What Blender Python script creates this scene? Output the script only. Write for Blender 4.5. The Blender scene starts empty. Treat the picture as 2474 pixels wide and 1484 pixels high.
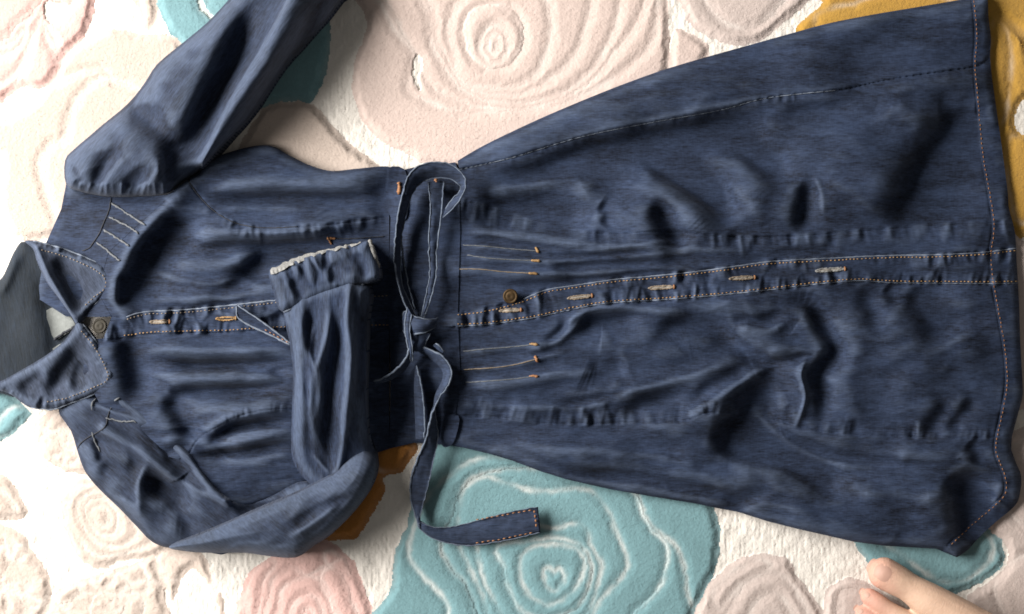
import bpy, math, random
import numpy as np
from mathutils import Vector
from mathutils.bvhtree import BVHTree

random.seed(4)
RNG = np.random.default_rng(11)
scene = bpy.context.scene

# ------------------------------------------------------------------ camera
CAM_H = 1.50
cam = bpy.data.cameras.new("Camera")
cam_o = bpy.data.objects.new("Camera", cam)
scene.collection.objects.link(cam_o)
cam_o.location = (0, 0, CAM_H)
cam.sensor_width = 36
cam.lens = 36 * CAM_H / 1.0
cam.clip_start, cam.clip_end = 0.05, 50
scene.camera = cam_o

# ------------------------------------------------------------------ light: one bright window to the left, dim room
world = bpy.data.worlds.new("World")
scene.world = world
world.use_nodes = True
bg = world.node_tree.nodes["Background"]
bg.inputs[0].default_value = (1.0, 0.96, 0.90, 1)
bg.inputs[1].default_value = 0.13

lamp = bpy.data.lights.new("window_light", 'AREA')
lamp.shape = 'RECTANGLE'
lamp.size, lamp.size_y = 2.0, 1.0
lamp.energy = 190
lamp.color = (1.0, 0.955, 0.90)
lamp_o = bpy.data.objects.new("window_light", lamp)
scene.collection.objects.link(lamp_o)
AZ, EL, DIST = math.radians(164), math.radians(31), 2.3
lamp_o.location = (DIST * math.cos(EL) * math.cos(AZ), DIST * math.cos(EL) * math.sin(AZ), DIST * math.sin(EL))
lamp_o.rotation_euler = (-Vector(lamp_o.location)).to_track_quat('-Z', 'Y').to_euler()

scene.view_settings.view_transform = 'Standard'
scene.view_settings.look = 'None'
scene.view_settings.exposure = 0.0
scene.view_settings.gamma = 1.0
scene.cycles.max_bounces = 6
scene.cycles.filter_width = 1.7

# ------------------------------------------------------------------ plane coordinates
S = 1.0 / 2474.0            # one tracing unit on the floor, in metres


def W(p):
    p = np.asarray(p, float)
    return np.stack([(p[..., 0] - 1237) * S, (742 - p[..., 1]) * S], -1)


def smooth_line(pts, closed=False, n=6):
    P = np.asarray(pts, float)
    m = len(P)
    if m < 3 and not closed:
        t = np.linspace(0, 1, n * 2)[:, None]
        return P[0] * (1 - t) + P[-1] * t
    out = []
    rng = range(m if closed else m - 1)
    for i in rng:
        if closed:
            p0, p1, p2, p3 = P[(i - 1) % m], P[i], P[(i + 1) % m], P[(i + 2) % m]
        else:
            p0, p1, p2, p3 = P[max(i - 1, 0)], P[i], P[i + 1], P[min(i + 2, m - 1)]
        for k in range(n):
            t = k / n
            out.append(0.5 * (2 * p1 + (p2 - p0) * t + (2 * p0 - 5 * p1 + 4 * p2 - p3) * t * t
                              + (3 * p1 - p0 - 3 * p2 + p3) * t ** 3))
    if not closed:
        out.append(P[-1])
    return np.array(out)


def resample(P, step):
    d = np.r_[0, np.cumsum(np.linalg.norm(np.diff(P, axis=0), axis=1))]
    n = max(2, int(round(d[-1] / step)) + 1)
    s = np.linspace(0, d[-1], n)
    return np.stack([np.interp(s, d, P[:, k]) for k in range(P.shape[1])], 1)


def inside(poly, X, Y):
    r = np.zeros(X.shape, bool)
    x0, y0 = poly[:, 0], poly[:, 1]
    x1, y1 = np.roll(x0, -1), np.roll(y0, -1)
    for a, b, c, d in zip(x0, y0, x1, y1):
        if b == d:
            continue
        r ^= ((b > Y) != (d > Y)) & (X < (c - a) * (Y - b) / (d - b) + a)
    return r


def dist_line(L, X, Y, closed=False):
    """distance, signed side (+ = right of travel, y down), arc length, nearest point"""
    A = L
    B = np.roll(L, -1, 0) if closed else L[1:]
    A = A if closed else L[:-1]
    best = np.full(X.shape, 1e9)
    sgn = np.zeros(X.shape)
    arc = np.zeros(X.shape)
    nx = np.zeros(X.shape)
    ny = np.zeros(X.shape)
    s0 = 0.0
    for (ax, ay), (bx, by) in zip(A, B):
        dx, dy = bx - ax, by - ay
        l2 = dx * dx + dy * dy
        if l2 < 1e-9:
            continue
        t = np.clip(((X - ax) * dx + (Y - ay) * dy) / l2, 0, 1)
        qx, qy = ax + t * dx, ay + t * dy
        d = np.hypot(X - qx, Y - qy)
        m = d < best
        best[m] = d[m]
        cr = dx * (Y - ay) - dy * (X - ax)
        sgn[m] = np.sign(cr[m])
        l = math.sqrt(l2)
        arc[m] = s0 + t[m] * l
        nx[m] = qx[m]
        ny[m] = qy[m]
        s0 += l
    return best, sgn, arc, nx, ny, s0


def vnoise(X, Y, sx, sy, seed, octaves=2):
    out = np.zeros(X.shape)
    amp, tot = 1.0, 0.0
    for o in range(octaves):
        r = np.random.default_rng(seed + 17 * o)
        tab = r.uniform(-1, 1, (128, 128))
        u, v = X / sx + 31.7, Y / sy + 57.3
        iu, iv = np.floor(u).astype(int), np.floor(v).astype(int)
        fu, fv = u - iu, v - iv
        fu, fv = fu * fu * (3 - 2 * fu), fv * fv * (3 - 2 * fv)
        g = lambda a, b: tab[a % 128, b % 128]
        out += amp * ((g(iu, iv) * (1 - fu) + g(iu + 1, iv) * fu) * (1 - fv)
                      + (g(iu, iv + 1) * (1 - fu) + g(iu + 1, iv + 1) * fu) * fv)
        tot += amp
        amp *= 0.5
        sx, sy = sx / 2, sy / 2
    return out / tot


def noise1(s, period, seed):
    r = np.random.default_rng(seed)
    tab = r.uniform(-1, 1, 512)
    u = s / period + 5.3
    i = np.floor(u).astype(int)
    f = u - i
    f = f * f * (3 - 2 * f)
    return tab[i % 512] * (1 - f) + tab[(i + 1) % 512] * f


# ------------------------------------------------------------------ objects
def link(o, parent=None):
    scene.collection.objects.link(o)
    if parent:
        o.parent = parent
    return o


def thing(name, label, cat, loc=(0, 0, 0)):
    o = bpy.data.objects.new(name, None)
    link(o)
    o.empty_display_size = 0.05
    o["label"] = label
    o["category"] = cat
    return o


def mesh_obj(name, V, F, mat, parent=None, smooth=True, wear=None):
    """V (n,3) ; F list of int arrays (k, 3 or 4)"""
    me = bpy.data.meshes.new(name)
    V = np.asarray(V, np.float32)
    me.vertices.add(len(V))
    me.vertices.foreach_set("co", V.ravel())
    F = [np.asarray(f, np.int32) for f in F if len(f)]
    loops = np.concatenate([f.ravel() for f in F])
    sizes = np.concatenate([np.full(len(f), f.shape[1], np.int32) for f in F])
    starts = np.r_[0, np.cumsum(sizes)[:-1]].astype(np.int32)
    me.loops.add(len(loops))
    me.loops.foreach_set("vertex_index", loops)
    me.polygons.add(len(sizes))
    me.polygons.foreach_set("loop_start", starts)
    me.polygons.foreach_set("use_smooth", np.full(len(sizes), smooth, bool))
    me.update(calc_edges=True)
    me.validate()
    if wear is not None:
        at = me.attributes.new("wear", 'FLOAT', 'POINT')
        at.data.foreach_set("value", np.asarray(wear, np.float32))
    me.materials.append(mat)
    return link(bpy.data.objects.new(name, me), parent)


# ------------------------------------------------------------------ materials
def nt_new(name):
    m = bpy.data.materials.new(name)
    m.use_nodes = True
    nt = m.node_tree
    b = nt.nodes["Principled BSDF"]
    return m, nt, b


def nd(nt, kind, **kw):
    n = nt.nodes.new(kind)
    for k, v in kw.items():
        setattr(n, k, v)
    return n


def math_n(nt, op, a, b=None, c=None):
    n = nd(nt, "ShaderNodeMath", operation=op)
    for i, v in enumerate((a, b, c)):
        if v is None:
            continue
        if isinstance(v, (int, float)):
            n.inputs[i].default_value = v
        else:
            nt.links.new(v, n.inputs[i])
    return n.outputs[0]


def noise_n(nt, vec, scale, detail=2, rough=0.5):
    n = nd(nt, "ShaderNodeTexNoise")
    n.inputs["Scale"].default_value = scale
    n.inputs["Detail"].default_value = detail
    n.inputs["Roughness"].default_value = rough
    nt.links.new(vec, n.inputs["Vector"])
    return n.outputs["Fac"]


def mix_n(nt, fac, a, b):
    n = nd(nt, "ShaderNodeMix", data_type='RGBA')
    if isinstance(fac, (int, float)):
        n.inputs[0].default_value = fac
    else:
        nt.links.new(fac, n.inputs[0])
    for i, v in ((6, a), (7, b)):
        if isinstance(v, tuple):
            n.inputs[i].default_value = (*v, 1)
        else:
            nt.links.new(v, n.inputs[i])
    return n.outputs[2]


def ramp_n(nt, v, lo, hi):
    n = nd(nt, "ShaderNodeMapRange")
    n.inputs[1].default_value = lo
    n.inputs[2].default_value = hi
    nt.links.new(v, n.inputs[0])
    return n.outputs[0]


def mapping(nt, rot=0.0, scale=(1, 1, 1)):
    tc = nd(nt, "ShaderNodeTexCoord")
    m1 = nd(nt, "ShaderNodeMapping")
    m1.inputs["Rotation"].default_value = (0, 0, rot)
    nt.links.new(tc.outputs["Object"], m1.inputs[0])
    m2 = nd(nt, "ShaderNodeMapping")
    m2.inputs["Scale"].default_value = scale
    nt.links.new(m1.outputs[0], m2.inputs[0])
    return m2.outputs[0]


def bump(nt, b, h, strength, dist):
    n = nd(nt, "ShaderNodeBump")
    n.inputs["Strength"].default_value = strength
    n.inputs["Distance"].default_value = dist
    nt.links.new(h, n.inputs["Height"])
    nt.links.new(n.outputs[0], b.inputs["Normal"])


def denim(name, rot=0.0, base=(0.0012, 0.003, 0.0095), light=(0.026, 0.042, 0.087), worn=(0.125, 0.165, 0.250), sheen=0.06):
    m, nt, b = nt_new(name)
    warp = noise_n(nt, mapping(nt, rot, (34, 240, 60)), 1.0, 4, 0.6)       # long slubs along the warp
    fine = noise_n(nt, mapping(nt, rot, (110, 620, 200)), 1.0, 2, 0.6)
    weft = noise_n(nt, mapping(nt, rot, (900, 120, 200)), 1.0, 2, 0.5)
    cloud = noise_n(nt, mapping(nt, rot, (17, 40, 17)), 1.0, 4, 0.6)       # uneven fading
    f = math_n(nt, 'MULTIPLY', warp, 0.30)
    f = math_n(nt, 'MULTIPLY_ADD', fine, 0.36, f)
    slub = noise_n(nt, mapping(nt, rot, (210, 1250, 200)), 1.0, 1, 0.5)
    f = math_n(nt, 'MULTIPLY_ADD', slub, 0.30, f)
    f = math_n(nt, 'MULTIPLY_ADD', weft, 0.14, f)
    f = math_n(nt, 'MULTIPLY_ADD', cloud, 0.55, f)
    f = ramp_n(nt, f, 0.64, 1.02)
    col = mix_n(nt, f, base, light)
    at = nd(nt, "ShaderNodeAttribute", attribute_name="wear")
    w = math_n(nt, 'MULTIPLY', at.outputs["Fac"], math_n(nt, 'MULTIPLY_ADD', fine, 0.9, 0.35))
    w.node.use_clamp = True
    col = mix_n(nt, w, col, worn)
    nt.links.new(col, b.inputs["Base Color"])
    b.inputs["Roughness"].default_value = 0.82
    b.inputs["Specular IOR Level"].default_value = 0.25
    b.inputs["Sheen Weight"].default_value = sheen
    b.inputs["Sheen Roughness"].default_value = 0.45
    b.inputs["Sheen Tint"].default_value = (0.75, 0.82, 1.0, 1)
    tw = math_n(nt, 'ADD', math_n(nt, 'MULTIPLY', fine, 0.6), math_n(nt, 'MULTIPLY', warp, 0.6))
    bump(nt, b, tw, 0.55, 0.0008)
    return m


def pile(name, col, dark=0.80, warm=None):
    m, nt, b = nt_new(name)
    v = mapping(nt)
    n1 = noise_n(nt, v, 560, 3, 0.65)
    n2 = noise_n(nt, v, 28, 3, 0.6)
    f = math_n(nt, 'MULTIPLY_ADD', n1, 0.5, math_n(nt, 'MULTIPLY', n2, 0.5))
    f = ramp_n(nt, f, 0.35, 0.65)
    c0 = tuple(x * dark for x in col)
    c = mix_n(nt, f, c0, col)
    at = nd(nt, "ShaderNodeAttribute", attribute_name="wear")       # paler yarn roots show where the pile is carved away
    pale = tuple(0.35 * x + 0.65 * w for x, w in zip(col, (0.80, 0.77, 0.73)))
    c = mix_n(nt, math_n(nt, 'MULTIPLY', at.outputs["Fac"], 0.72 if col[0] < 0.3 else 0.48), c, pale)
    nt.links.new(c, b.inputs["Base Color"])
    b.inputs["Roughness"].default_value = 0.95
    b.inputs["Specular IOR Level"].default_value = 0.1
    b.inputs["Sheen Weight"].default_value = 0.25
    b.inputs["Sheen Roughness"].default_value = 0.6
    bump(nt, b, n1, 0.55, 0.0009)
    return m


def plain(name, col, rough=0.6, metal=0.0, vary=0.25, scale=500, bmp=0.3):
    m, nt, b = nt_new(name)
    n1 = noise_n(nt, mapping(nt), scale, 2, 0.6)
    c0 = tuple(x * (1 - vary) for x in col)
    nt.links.new(mix_n(nt, ramp_n(nt, n1, 0.3, 0.7), c0, col), b.inputs["Base Color"])
    b.inputs["Roughness"].default_value = rough
    b.inputs["Metallic"].default_value = metal
    bump(nt, b, n1, bmp, 0.0006)
    return m


M_DENIM = denim("denim_straight")
M_DENIM_SLEEVE = denim("denim_sleeve", math.radians(-52), (0.0015, 0.0032, 0.009), (0.025, 0.038, 0.074), sheen=0.12)
M_DENIM_LOW = denim("denim_lower_sleeve", math.radians(38), (0.0015, 0.0032, 0.009), (0.025, 0.038, 0.074), sheen=0.12)
M_DENIM_ARM = denim("denim_forearm", math.radians(88), sheen=0.12)
M_COLLAR = denim("denim_collar", math.radians(60), (0.004, 0.007, 0.014), (0.043, 0.057, 0.096), sheen=0.14)
M_REVERSE = denim("denim_reverse", math.radians(80), (0.008, 0.011, 0.014), (0.015, 0.023, 0.036), sheen=0.1)
M_EDGE = denim("denim_worn_edge", 0.0, (0.08, 0.095, 0.12), (0.22, 0.245, 0.28), sheen=0.1)
M_PIPING = denim("denim_strap_edge", 0.0, (0.035, 0.045, 0.065), (0.15, 0.175, 0.21), sheen=0.06)
M_FRAY = plain("frayed_cotton", (0.25, 0.25, 0.245), 0.9, vary=0.45, scale=700, bmp=0.8)
M_SLIT = plain("pale_cotton", (0.36, 0.33, 0.29), 0.9, vary=0.5, scale=900)
M_LINING = plain("grey_lining", (0.20, 0.215, 0.21), 0.9, vary=0.2, scale=300)
M_GOLD = plain("gold_thread", (0.30, 0.175, 0.065), 0.7, vary=0.5, scale=900)
M_PALETHREAD = plain("pale_thread", (0.21, 0.165, 0.12), 0.8, vary=0.4, scale=900)
M_ORANGE = plain("orange_thread", (0.29, 0.13, 0.05), 0.7, vary=0.4, scale=900)
M_DARKTHREAD = plain("dark_thread", (0.012, 0.014, 0.022), 0.8, vary=0.3)
M_GREYTHREAD = plain("grey_thread", (0.13, 0.14, 0.155), 0.8, vary=0.5, scale=900)
M_BRASS = plain("old_brass", (0.075, 0.045, 0.018), 0.6, metal=0.7, vary=0.5, scale=260, bmp=0.3)
M_BRASS_SHADE = plain("shaded_brass", (0.018, 0.014, 0.007), 0.65, metal=0.4, vary=0.4, scale=260)  # brass darkened to carry the shade under the collar

WHITE = (0.76, 0.72, 0.665)
M_GROUND = pile("ivory_pile", WHITE, 0.88)
M_BEIGE = pile("beige_pile", (0.52, 0.435, 0.38), 0.87)
M_ROSEBEIGE = pile("rose_beige_pile", (0.585, 0.475, 0.43), 0.88)
M_MAUVE = pile("mauve_pile", (0.54, 0.455, 0.42), 0.88)
M_PINK = pile("pink_pile", (0.60, 0.395, 0.36), 0.88)
M_TEAL = pile("teal_pile", (0.165, 0.305, 0.335), 0.80)
M_GAP = pile("pale_base_pile", (0.52, 0.58, 0.55), 0.8)
M_OCHRE_SHADE = pile("ochre_shade_pile", (0.42, 0.175, 0.035), 0.78)  # ochre yarn with the sleeve's shade painted into the colour
M_OCHRE = pile("ochre_pile", (0.48, 0.27, 0.045), 0.78)

# ================================================================== CARPET
rug = thing("rug", "carved pile carpet with teal, pink, beige and ochre roses lying under the denim coat", "rug")
CC = 0.0011 / S                                     # grid cell in tracing units
gx = np.arange(1237 - 0.60 / S, 1237 + 0.60 / S, CC)
gy = np.arange(742 - 0.40 / S, 742 + 0.40 / S, CC)
GX, GY = np.meshgrid(gx, gy)
LAB = np.zeros(GX.shape, np.int32)
EDGE = np.full(GX.shape, 1e3)
RIM = np.full(GX.shape, 1e3)                        # distance to the rim of a flower
wob = vnoise(GX, GY, 9, 9, 5, 2) * 5.0
WX, WY = GX + vnoise(GX, GY, 14, 14, 21, 2) * 4, GY + vnoise(GX, GY, 14, 14, 22, 2) * 4
labels = [None]                                     # (material, height, kind, rose index)


def paint(poly, mat, h, kind, rose, clip=None, n=5):
    P = smooth_line(poly, True, n)
    x0, x1 = P[:, 0].min() - 45, P[:, 0].max() + 45
    y0, y1 = P[:, 1].min() - 45, P[:, 1].max() + 45
    ix = slice(max(0, np.searchsorted(gx, x0)), np.searchsorted(gx, x1))
    iy = slice(max(0, np.searchsorted(gy, y0)), np.searchsorted(gy, y1))
    if ix.stop <= ix.start or iy.stop <= iy.start:
        return None
    X, Y = WX[iy, ix], WY[iy, ix]
    ins = inside(P, X, Y)
    d = dist_line(P, X, Y, True)[0]
    L, E = LAB[iy, ix], EDGE[iy, ix]
    if clip is not None:
        ok = np.isin(L, clip)
        ins &= ok
    if ins.sum() < 30:
        return None
    labels.append((mat, h, kind, rose))
    k = len(labels) - 1
    if kind == "rose":
        RIM[iy, ix] = np.minimum(RIM[iy, ix], d) if clip is not None else np.where(ins, d, np.minimum(RIM[iy, ix], d))
    out = ~ins
    near = out if clip is None else out & ok
    E[near] = np.minimum(E[near], d[near])
    if clip is None:
        E[ins] = d[ins]
    else:
        E[ins] = np.minimum(d[ins], np.where(E[ins] < 14, E[ins], d[ins]))
    L[ins] = k
    return k


roses = []


def rose(mat, outline, petals=(), gaps=(), h=4.6, label=None, auto=None):
    ri = len(roses)
    roses.append(dict(mat=mat, label=label))
    k0 = paint(outline, mat, h, "rose", ri)
    ks = [k0]
    pl = list(petals)
    if auto:
        for (cx, cy, R, seed, n) in auto:
            r = random.Random(seed)
            ang = r.uniform(0, 6.28)
            rings = [(0.66, 0.44, n), (0.32, 0.38, 3), (0.0, 0.30, 1)]
            for (rr, pr, m) in rings:
                for q in range(m):
                    a = ang + q * 6.283 / m + r.uniform(-.2, .2)
                    px, py = cx + math.cos(a) * R * rr, cy + math.sin(a) * R * rr
                    pts = []
                    asp = 1.35 if m > 1 else 1.0
                    for t in range(9):
                        b = t * 6.283 / 9
                        rad = pr * R * r.uniform(0.88, 1.1)
                        u, v = math.cos(b) * rad, math.sin(b) * rad * asp
                        pts.append((px + u * math.cos(a) - v * math.sin(a), py + u * math.sin(a) + v * math.cos(a)))
                    pl.append(pts)
                ang += 0.7
    for p in pl:
        k = paint(p, mat, h + random.uniform(-.6, .6), "petal", ri, clip=ks)
        if k:
            ks.append(k)
    for g in gaps:
        k = paint(g, M_GAP if mat is M_TEAL else M_GROUND, 1.5, "ground", ri, clip=ks)


# teal petals under the upper sleeve
rose(M_TEAL, [(372, -30), (385, 30), (412, 80), (445, 118), (520, 180), (600, 240), (640, 266), (700, 242), (750, 248),
              (790, 160), (797, 60), (760, -40), (560, -60)],
     [[(500, 20), (515, 60), (560, 110), (650, 120), (700, 40), (640, -60), (520, -60)]],
     [[(474, -10), (480, -14), (500, 20), (518, 40), (512, 48), (488, 26)]], label="teal")
# shaded beige petal between sleeve and waist
rose(M_BEIGE, [(618, 285), (650, 255), (700, 245), (755, 252), (800, 300), (850, 352), (905, 392), (940, 430), (700, 470), (560, 420)],
     h=6)
# beige flower at the upper left
rose(M_BEIGE, [(-60, 300), (15, 285), (85, 245), (118, 200), (150, 140), (205, 98), (262, 72), (330, 80), (440, 110), (450, 330),
               (300, 520), (120, 575), (40, 570), (0, 500), (4, 380), (-60, 360)],
     [[(120, 200), (150, 140), (205, 98), (262, 70), (330, 80), (450, 110), (430, 260), (332, 216), (285, 205), (262, 182), (240, 168), (180, 182)],
      [(262, 190), (330, 216), (420, 300), (380, 480), (180, 570), (128, 505), (106, 440), (100, 390), (122, 350), (158, 334), (168, 285), (190, 235), (215, 205)],
      [(300, 330), (360, 300), (400, 380), (280, 480), (220, 430)]])
rose(M_BEIGE, [(280, -40), (330, 10), (345, 60), (362, 72), (378, 40), (378, -10), (370, -50)], [[(340, -40), (346, 40), (362, 72), (384, 30), (380, -50)]])
# pink flower at the top left
rose(M_PINK, [(-60, -60), (228, -60), (230, 0), (222, 45), (200, 95), (160, 132), (132, 190), (98, 214), (60, 208), (30, 226), (0, 250), (-60, 260)],
     [[(-60, 210), (0, 204), (30, 190), (64, 150), (78, 100), (98, 52), (112, -60), (-60, -60)],
      [(-60, 106), (15, 94), (40, 62), (72, 40), (105, -10), (100, -60), (-60, -60)],
      [(30, 226), (62, 160), (80, 95), (110, 60), (140, 110), (132, 190), (98, 214), (60, 208)],
      [(110, 52), (160, 30), (215, -30), (240, 20), (205, 95), (150, 128), (120, 100)],
      [(-60, 145), (-10, 140), (30, 130), (58, 105), (60, 75), (20, 110), (-60, 120)]],
     [[(108, 8), (135, 4), (160, 14), (166, 40), (140, 62), (112, 46)]])
# big beige rose, top centre
rose(M_ROSEBEIGE, [(905, -60), (887, 60), (862, 130), (850, 200), (858, 250), (880, 300), (930, 345), (985, 374), (1040, 400), (1150, 402),
                   (1300, 320), (1450, 262), (1560, 215), (1610, 180), (1616, 100), (1610, 0), (1606, -60)],
     [[(950, -60), (946, 53), (968, 93), (996, 125), (998, 167), (986, 213), (1012, 235), (1052, 254), (1102, 268), (1160, 272), (1260, 266),
       (1350, 250), (1440, 215), (1520, 160), (1575, 100), (1592, 0), (1590, -60)],
      [(1565, -60), (1560, 0), (1530, 70), (1470, 150), (1420, 205), (1340, 248), (1250, 264), (1150, 258), (1080, 236), (1030, 198), (1012, 150), (985, 100), (966, 60), (968, -60)],
      [(1502, -60), (1500, 0), (1478, 90), (1430, 170), (1360, 225), (1270, 250), (1180, 245), (1110, 214), (1062, 150), (1045, 100), (1040, 50), (1043, -60)],
      [(1432, -60), (1430, 0), (1415, 65), (1385, 140), (1320, 200), (1240, 230), (1150, 222), (1098, 182), (1080, 140), (1054, 100), (1048, 50), (1060, -60)],
      [(1115, 0), (1088, 50), (1085, 90), (1096, 150), (1110, 190), (1150, 210), (1230, 212), (1290, 185), (1322, 120), (1330, 50), (1312, -10), (1250, -35), (1170, -30)],
      [(1150, 22), (1125, 55), (1123, 92), (1142, 142), (1185, 166), (1235, 150), (1264, 100), (1252, 44), (1205, 14)],
      [(1190, 62), (1216, 78), (1228, 108), (1218, 140), (1192, 158), (1168, 142), (1160, 112), (1170, 82)],
      [(1192, 86), (1204, 100), (1196, 130), (1182, 126), (1178, 104)]],
     [[(1000, 140), (1010, 132), (1022, 150), (1014, 190), (1018, 218), (1004, 205), (996, 180)]], label="pale rose beige")
rose(M_ROSEBEIGE, [(1612, 170), (1624, 80), (1640, 72), (1680, 88), (1712, 120), (1690, 170), (1630, 220), (1590, 240)])
rose(M_MAUVE, [(1640, -60), (1652, 30), (1672, 66), (1720, 94), (1785, 110), (1842, 96), (1885, 60), (1955, 0), (1990, -60)],
     [[(1700, -60), (1720, 30), (1790, 70), (1850, 50), (1900, -10), (1940, -60)]], label="grey mauve")
rose(M_OCHRE, [(1992, -60), (1985, 5), (1955, 36), (1922, 76), (1980, 160), (2160, 200), (2600, 200), (2620, -60)],
     [[(1970, 40), (2060, 10), (2160, -20), (2300, 10), (2250, 130), (2000, 140)]], label="ochre")
rose(M_OCHRE, [(2380, 60), (2440, 60), (2480, 110), (2500, 210), (2462, 250), (2450, 300), (2478, 330), (2560, 330), (2560, 540), (2478, 568), (2440, 560), (2360, 400)],
     [[(2395, 60), (2430, 80), (2440, 180), (2420, 300), (2380, 300)], [(2442, 330), (2500, 350), (2520, 480), (2460, 540), (2430, 420)]])
# small teal and beige flowers at the left and bottom left
rose(M_TEAL, [(-60, 940), (0, 930), (70, 990), (70, 1005), (40, 1040), (0, 1066), (-60, 1080)], [[(-20, 1060), (0, 1020), (30, 985), (75, 990), (40, 1040)]])
rose(M_BEIGE, [(80, 1030), (110, 1000), (150, 985), (260, 1060), (260, 1150), (200, 1145), (145, 1130), (98, 1095)], auto=[(170, 1060, 95, 3, 5)])
rose(M_BEIGE, [(-60, 1130), (5, 1145), (32, 1168), (66, 1240), (10, 1256), (-60, 1250)], [[(-60, 1180), (0, 1180), (40, 1230), (-10, 1250)]])
rose(M_BEIGE, [(-60, 1280), (48, 1284), (80, 1330), (120, 1395), (124, 1450), (100, 1560), (-60, 1560)], auto=[(40, 1400, 130, 8, 5)])
rose(M_BEIGE, [(148, 1205), (166, 1172), (215, 1155), (330, 1200), (420, 1300), (372, 1345), (300, 1352), (240, 1372), (186, 1340), (158, 1280)],
     [[(165, 1230), (180, 1185), (230, 1170), (320, 1210), (370, 1300), (310, 1335), (235, 1340), (190, 1300)],
      [(190, 1225), (215, 1190), (260, 1190), (310, 1230), (330, 1290), (290, 1320), (235, 1310), (200, 1270)],
      [(205, 1225), (225, 1205), (258, 1208), (285, 1240), (285, 1280), (250, 1295), (220, 1270)],
      [(222, 1235), (245, 1222), (265, 1245), (258, 1268), (232, 1262)]])
rose(M_BEIGE, [(120, 1560), (128, 1440), (180, 1405), (240, 1385), (320, 1360), (378, 1345), (400, 1400), (398, 1450), (420, 1560)], auto=[(260, 1470, 130, 5, 5)])
rose(M_BEIGE, [(376, 1345), (430, 1322), (484, 1330), (506, 1370), (508, 1412), (470, 1372), (440, 1395), (420, 1450), (400, 1420)],
     [[(400, 1350), (450, 1335), (480, 1350), (450, 1385), (410, 1400)]])
rose(M_BEIGE, [(522, 1440), (532, 1430), (540, 1455), (538, 1560), (516, 1560), (528, 1480)], h=5)
# ochre leaf beside the folded sleeve, the sleeve's shade mixed into its pile colour
rose(M_OCHRE_SHADE, [(796, 1304), (860, 1296), (898, 1242), (930, 1182), (926, 1152), (962, 1142), (986, 1115), (1006, 1070), (900, 1040), (780, 1150), (690, 1200), (720, 1290)],
     [[(906, 1120), (930, 1140), (960, 1140), (985, 1112), (1000, 1070), (930, 1060)]], h=6, label="shade-darkened ochre")
# pink rose, bottom
rose(M_PINK, [(578, 1560), (586, 1420), (610, 1372), (650, 1346), (700, 1300), (780, 1298), (845, 1345), (872, 1400), (888, 1440), (906, 1500), (915, 1560)],
     [[(640, 1560), (652, 1425), (668, 1390), (706, 1372), (745, 1388), (790, 1366), (845, 1345), (872, 1400), (905, 1500), (910, 1560)],
      [(775, 1400), (790, 1372), (818, 1376), (834, 1400), (846, 1434), (870, 1500), (880, 1560), (830, 1560), (800, 1456)],
      [(592, 1440), (610, 1385), (650, 1350), (668, 1365), (640, 1400), (628, 1470), (600, 1520)],
      [(672, 1560), (678, 1449), (686, 1423), (718, 1398), (758, 1393), (790, 1416), (800, 1456), (820, 1560)],
      [(700, 1500), (712, 1455), (735, 1438), (765, 1446), (780, 1480), (770, 1540), (720, 1550)],
      [(728, 1490), (742, 1468), (760, 1485), (755, 1520), (735, 1525)],
      [(790, 1330), (830, 1345), (850, 1385), (830, 1372), (800, 1366), (785, 1350)]], label="pink")
# big teal rose, bottom centre
rose(M_TEAL, [(920, 1560), (945, 1420), (955, 1330), (985, 1260), (1000, 1150), (1030, 1085), (1100, 1050), (1250, 1050), (1500, 1120), (1690, 1190),
              (1728, 1240), (1738, 1300), (1728, 1370), (1700, 1440), (1665, 1560)],
     [[(988, 1329), (1018, 1386), (1052, 1419), (1085, 1469), (1110, 1560), (1668, 1560), (1660, 1439), (1653, 1373), (1637, 1323), (1604, 1296),
       (1560, 1250), (1540, 1200), (1500, 1150), (1400, 1110), (1250, 1100), (1150, 1110), (1080, 1150), (1020, 1220)],
      [(1065, 1316), (1092, 1376), (1125, 1409), (1150, 1480), (1180, 1560), (1490, 1560), (1530, 1479), (1557, 1456), (1597, 1409), (1613, 1349), (1605, 1309),
       (1577, 1283), (1550, 1236), (1530, 1193), (1480, 1150), (1380, 1130), (1250, 1130), (1150, 1150), (1112, 1190), (1090, 1250)],
      [(1110, 1323), (1138, 1376), (1165, 1440), (1200, 1520), (1300, 1560), (1400, 1520), (1450, 1449), (1483, 1416), (1513, 1373), (1513, 1336), (1490, 1289),
       (1470, 1236), (1443, 1196), (1403, 1179), (1300, 1187), (1220, 1165), (1180, 1152), (1145, 1160), (1118, 1188), (1107, 1240), (1103, 1290)],
      [(1152, 1323), (1166, 1389), (1190, 1445), (1240, 1510), (1340, 1530), (1417, 1479), (1433, 1446), (1450, 1389), (1450, 1356), (1427, 1316), (1417, 1279),
       (1390, 1264), (1330, 1275), (1260, 1260), (1190, 1265)],
      [(1198, 1329), (1218, 1370), (1226, 1410), (1260, 1475), (1330, 1492), (1398, 1462), (1428, 1385), (1412, 1328), (1350, 1298), (1280, 1305), (1225, 1310)],
      [(1263, 1339), (1295, 1318), (1340, 1314), (1385, 1322), (1406, 1340), (1411, 1373), (1388, 1420), (1353, 1450), (1313, 1457), (1273, 1428), (1256, 1378)],
      [(1314, 1378), (1326, 1370), (1338, 1380), (1352, 1372), (1364, 1388), (1358, 1410), (1338, 1426), (1318, 1408)]],
     label="teal")
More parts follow.
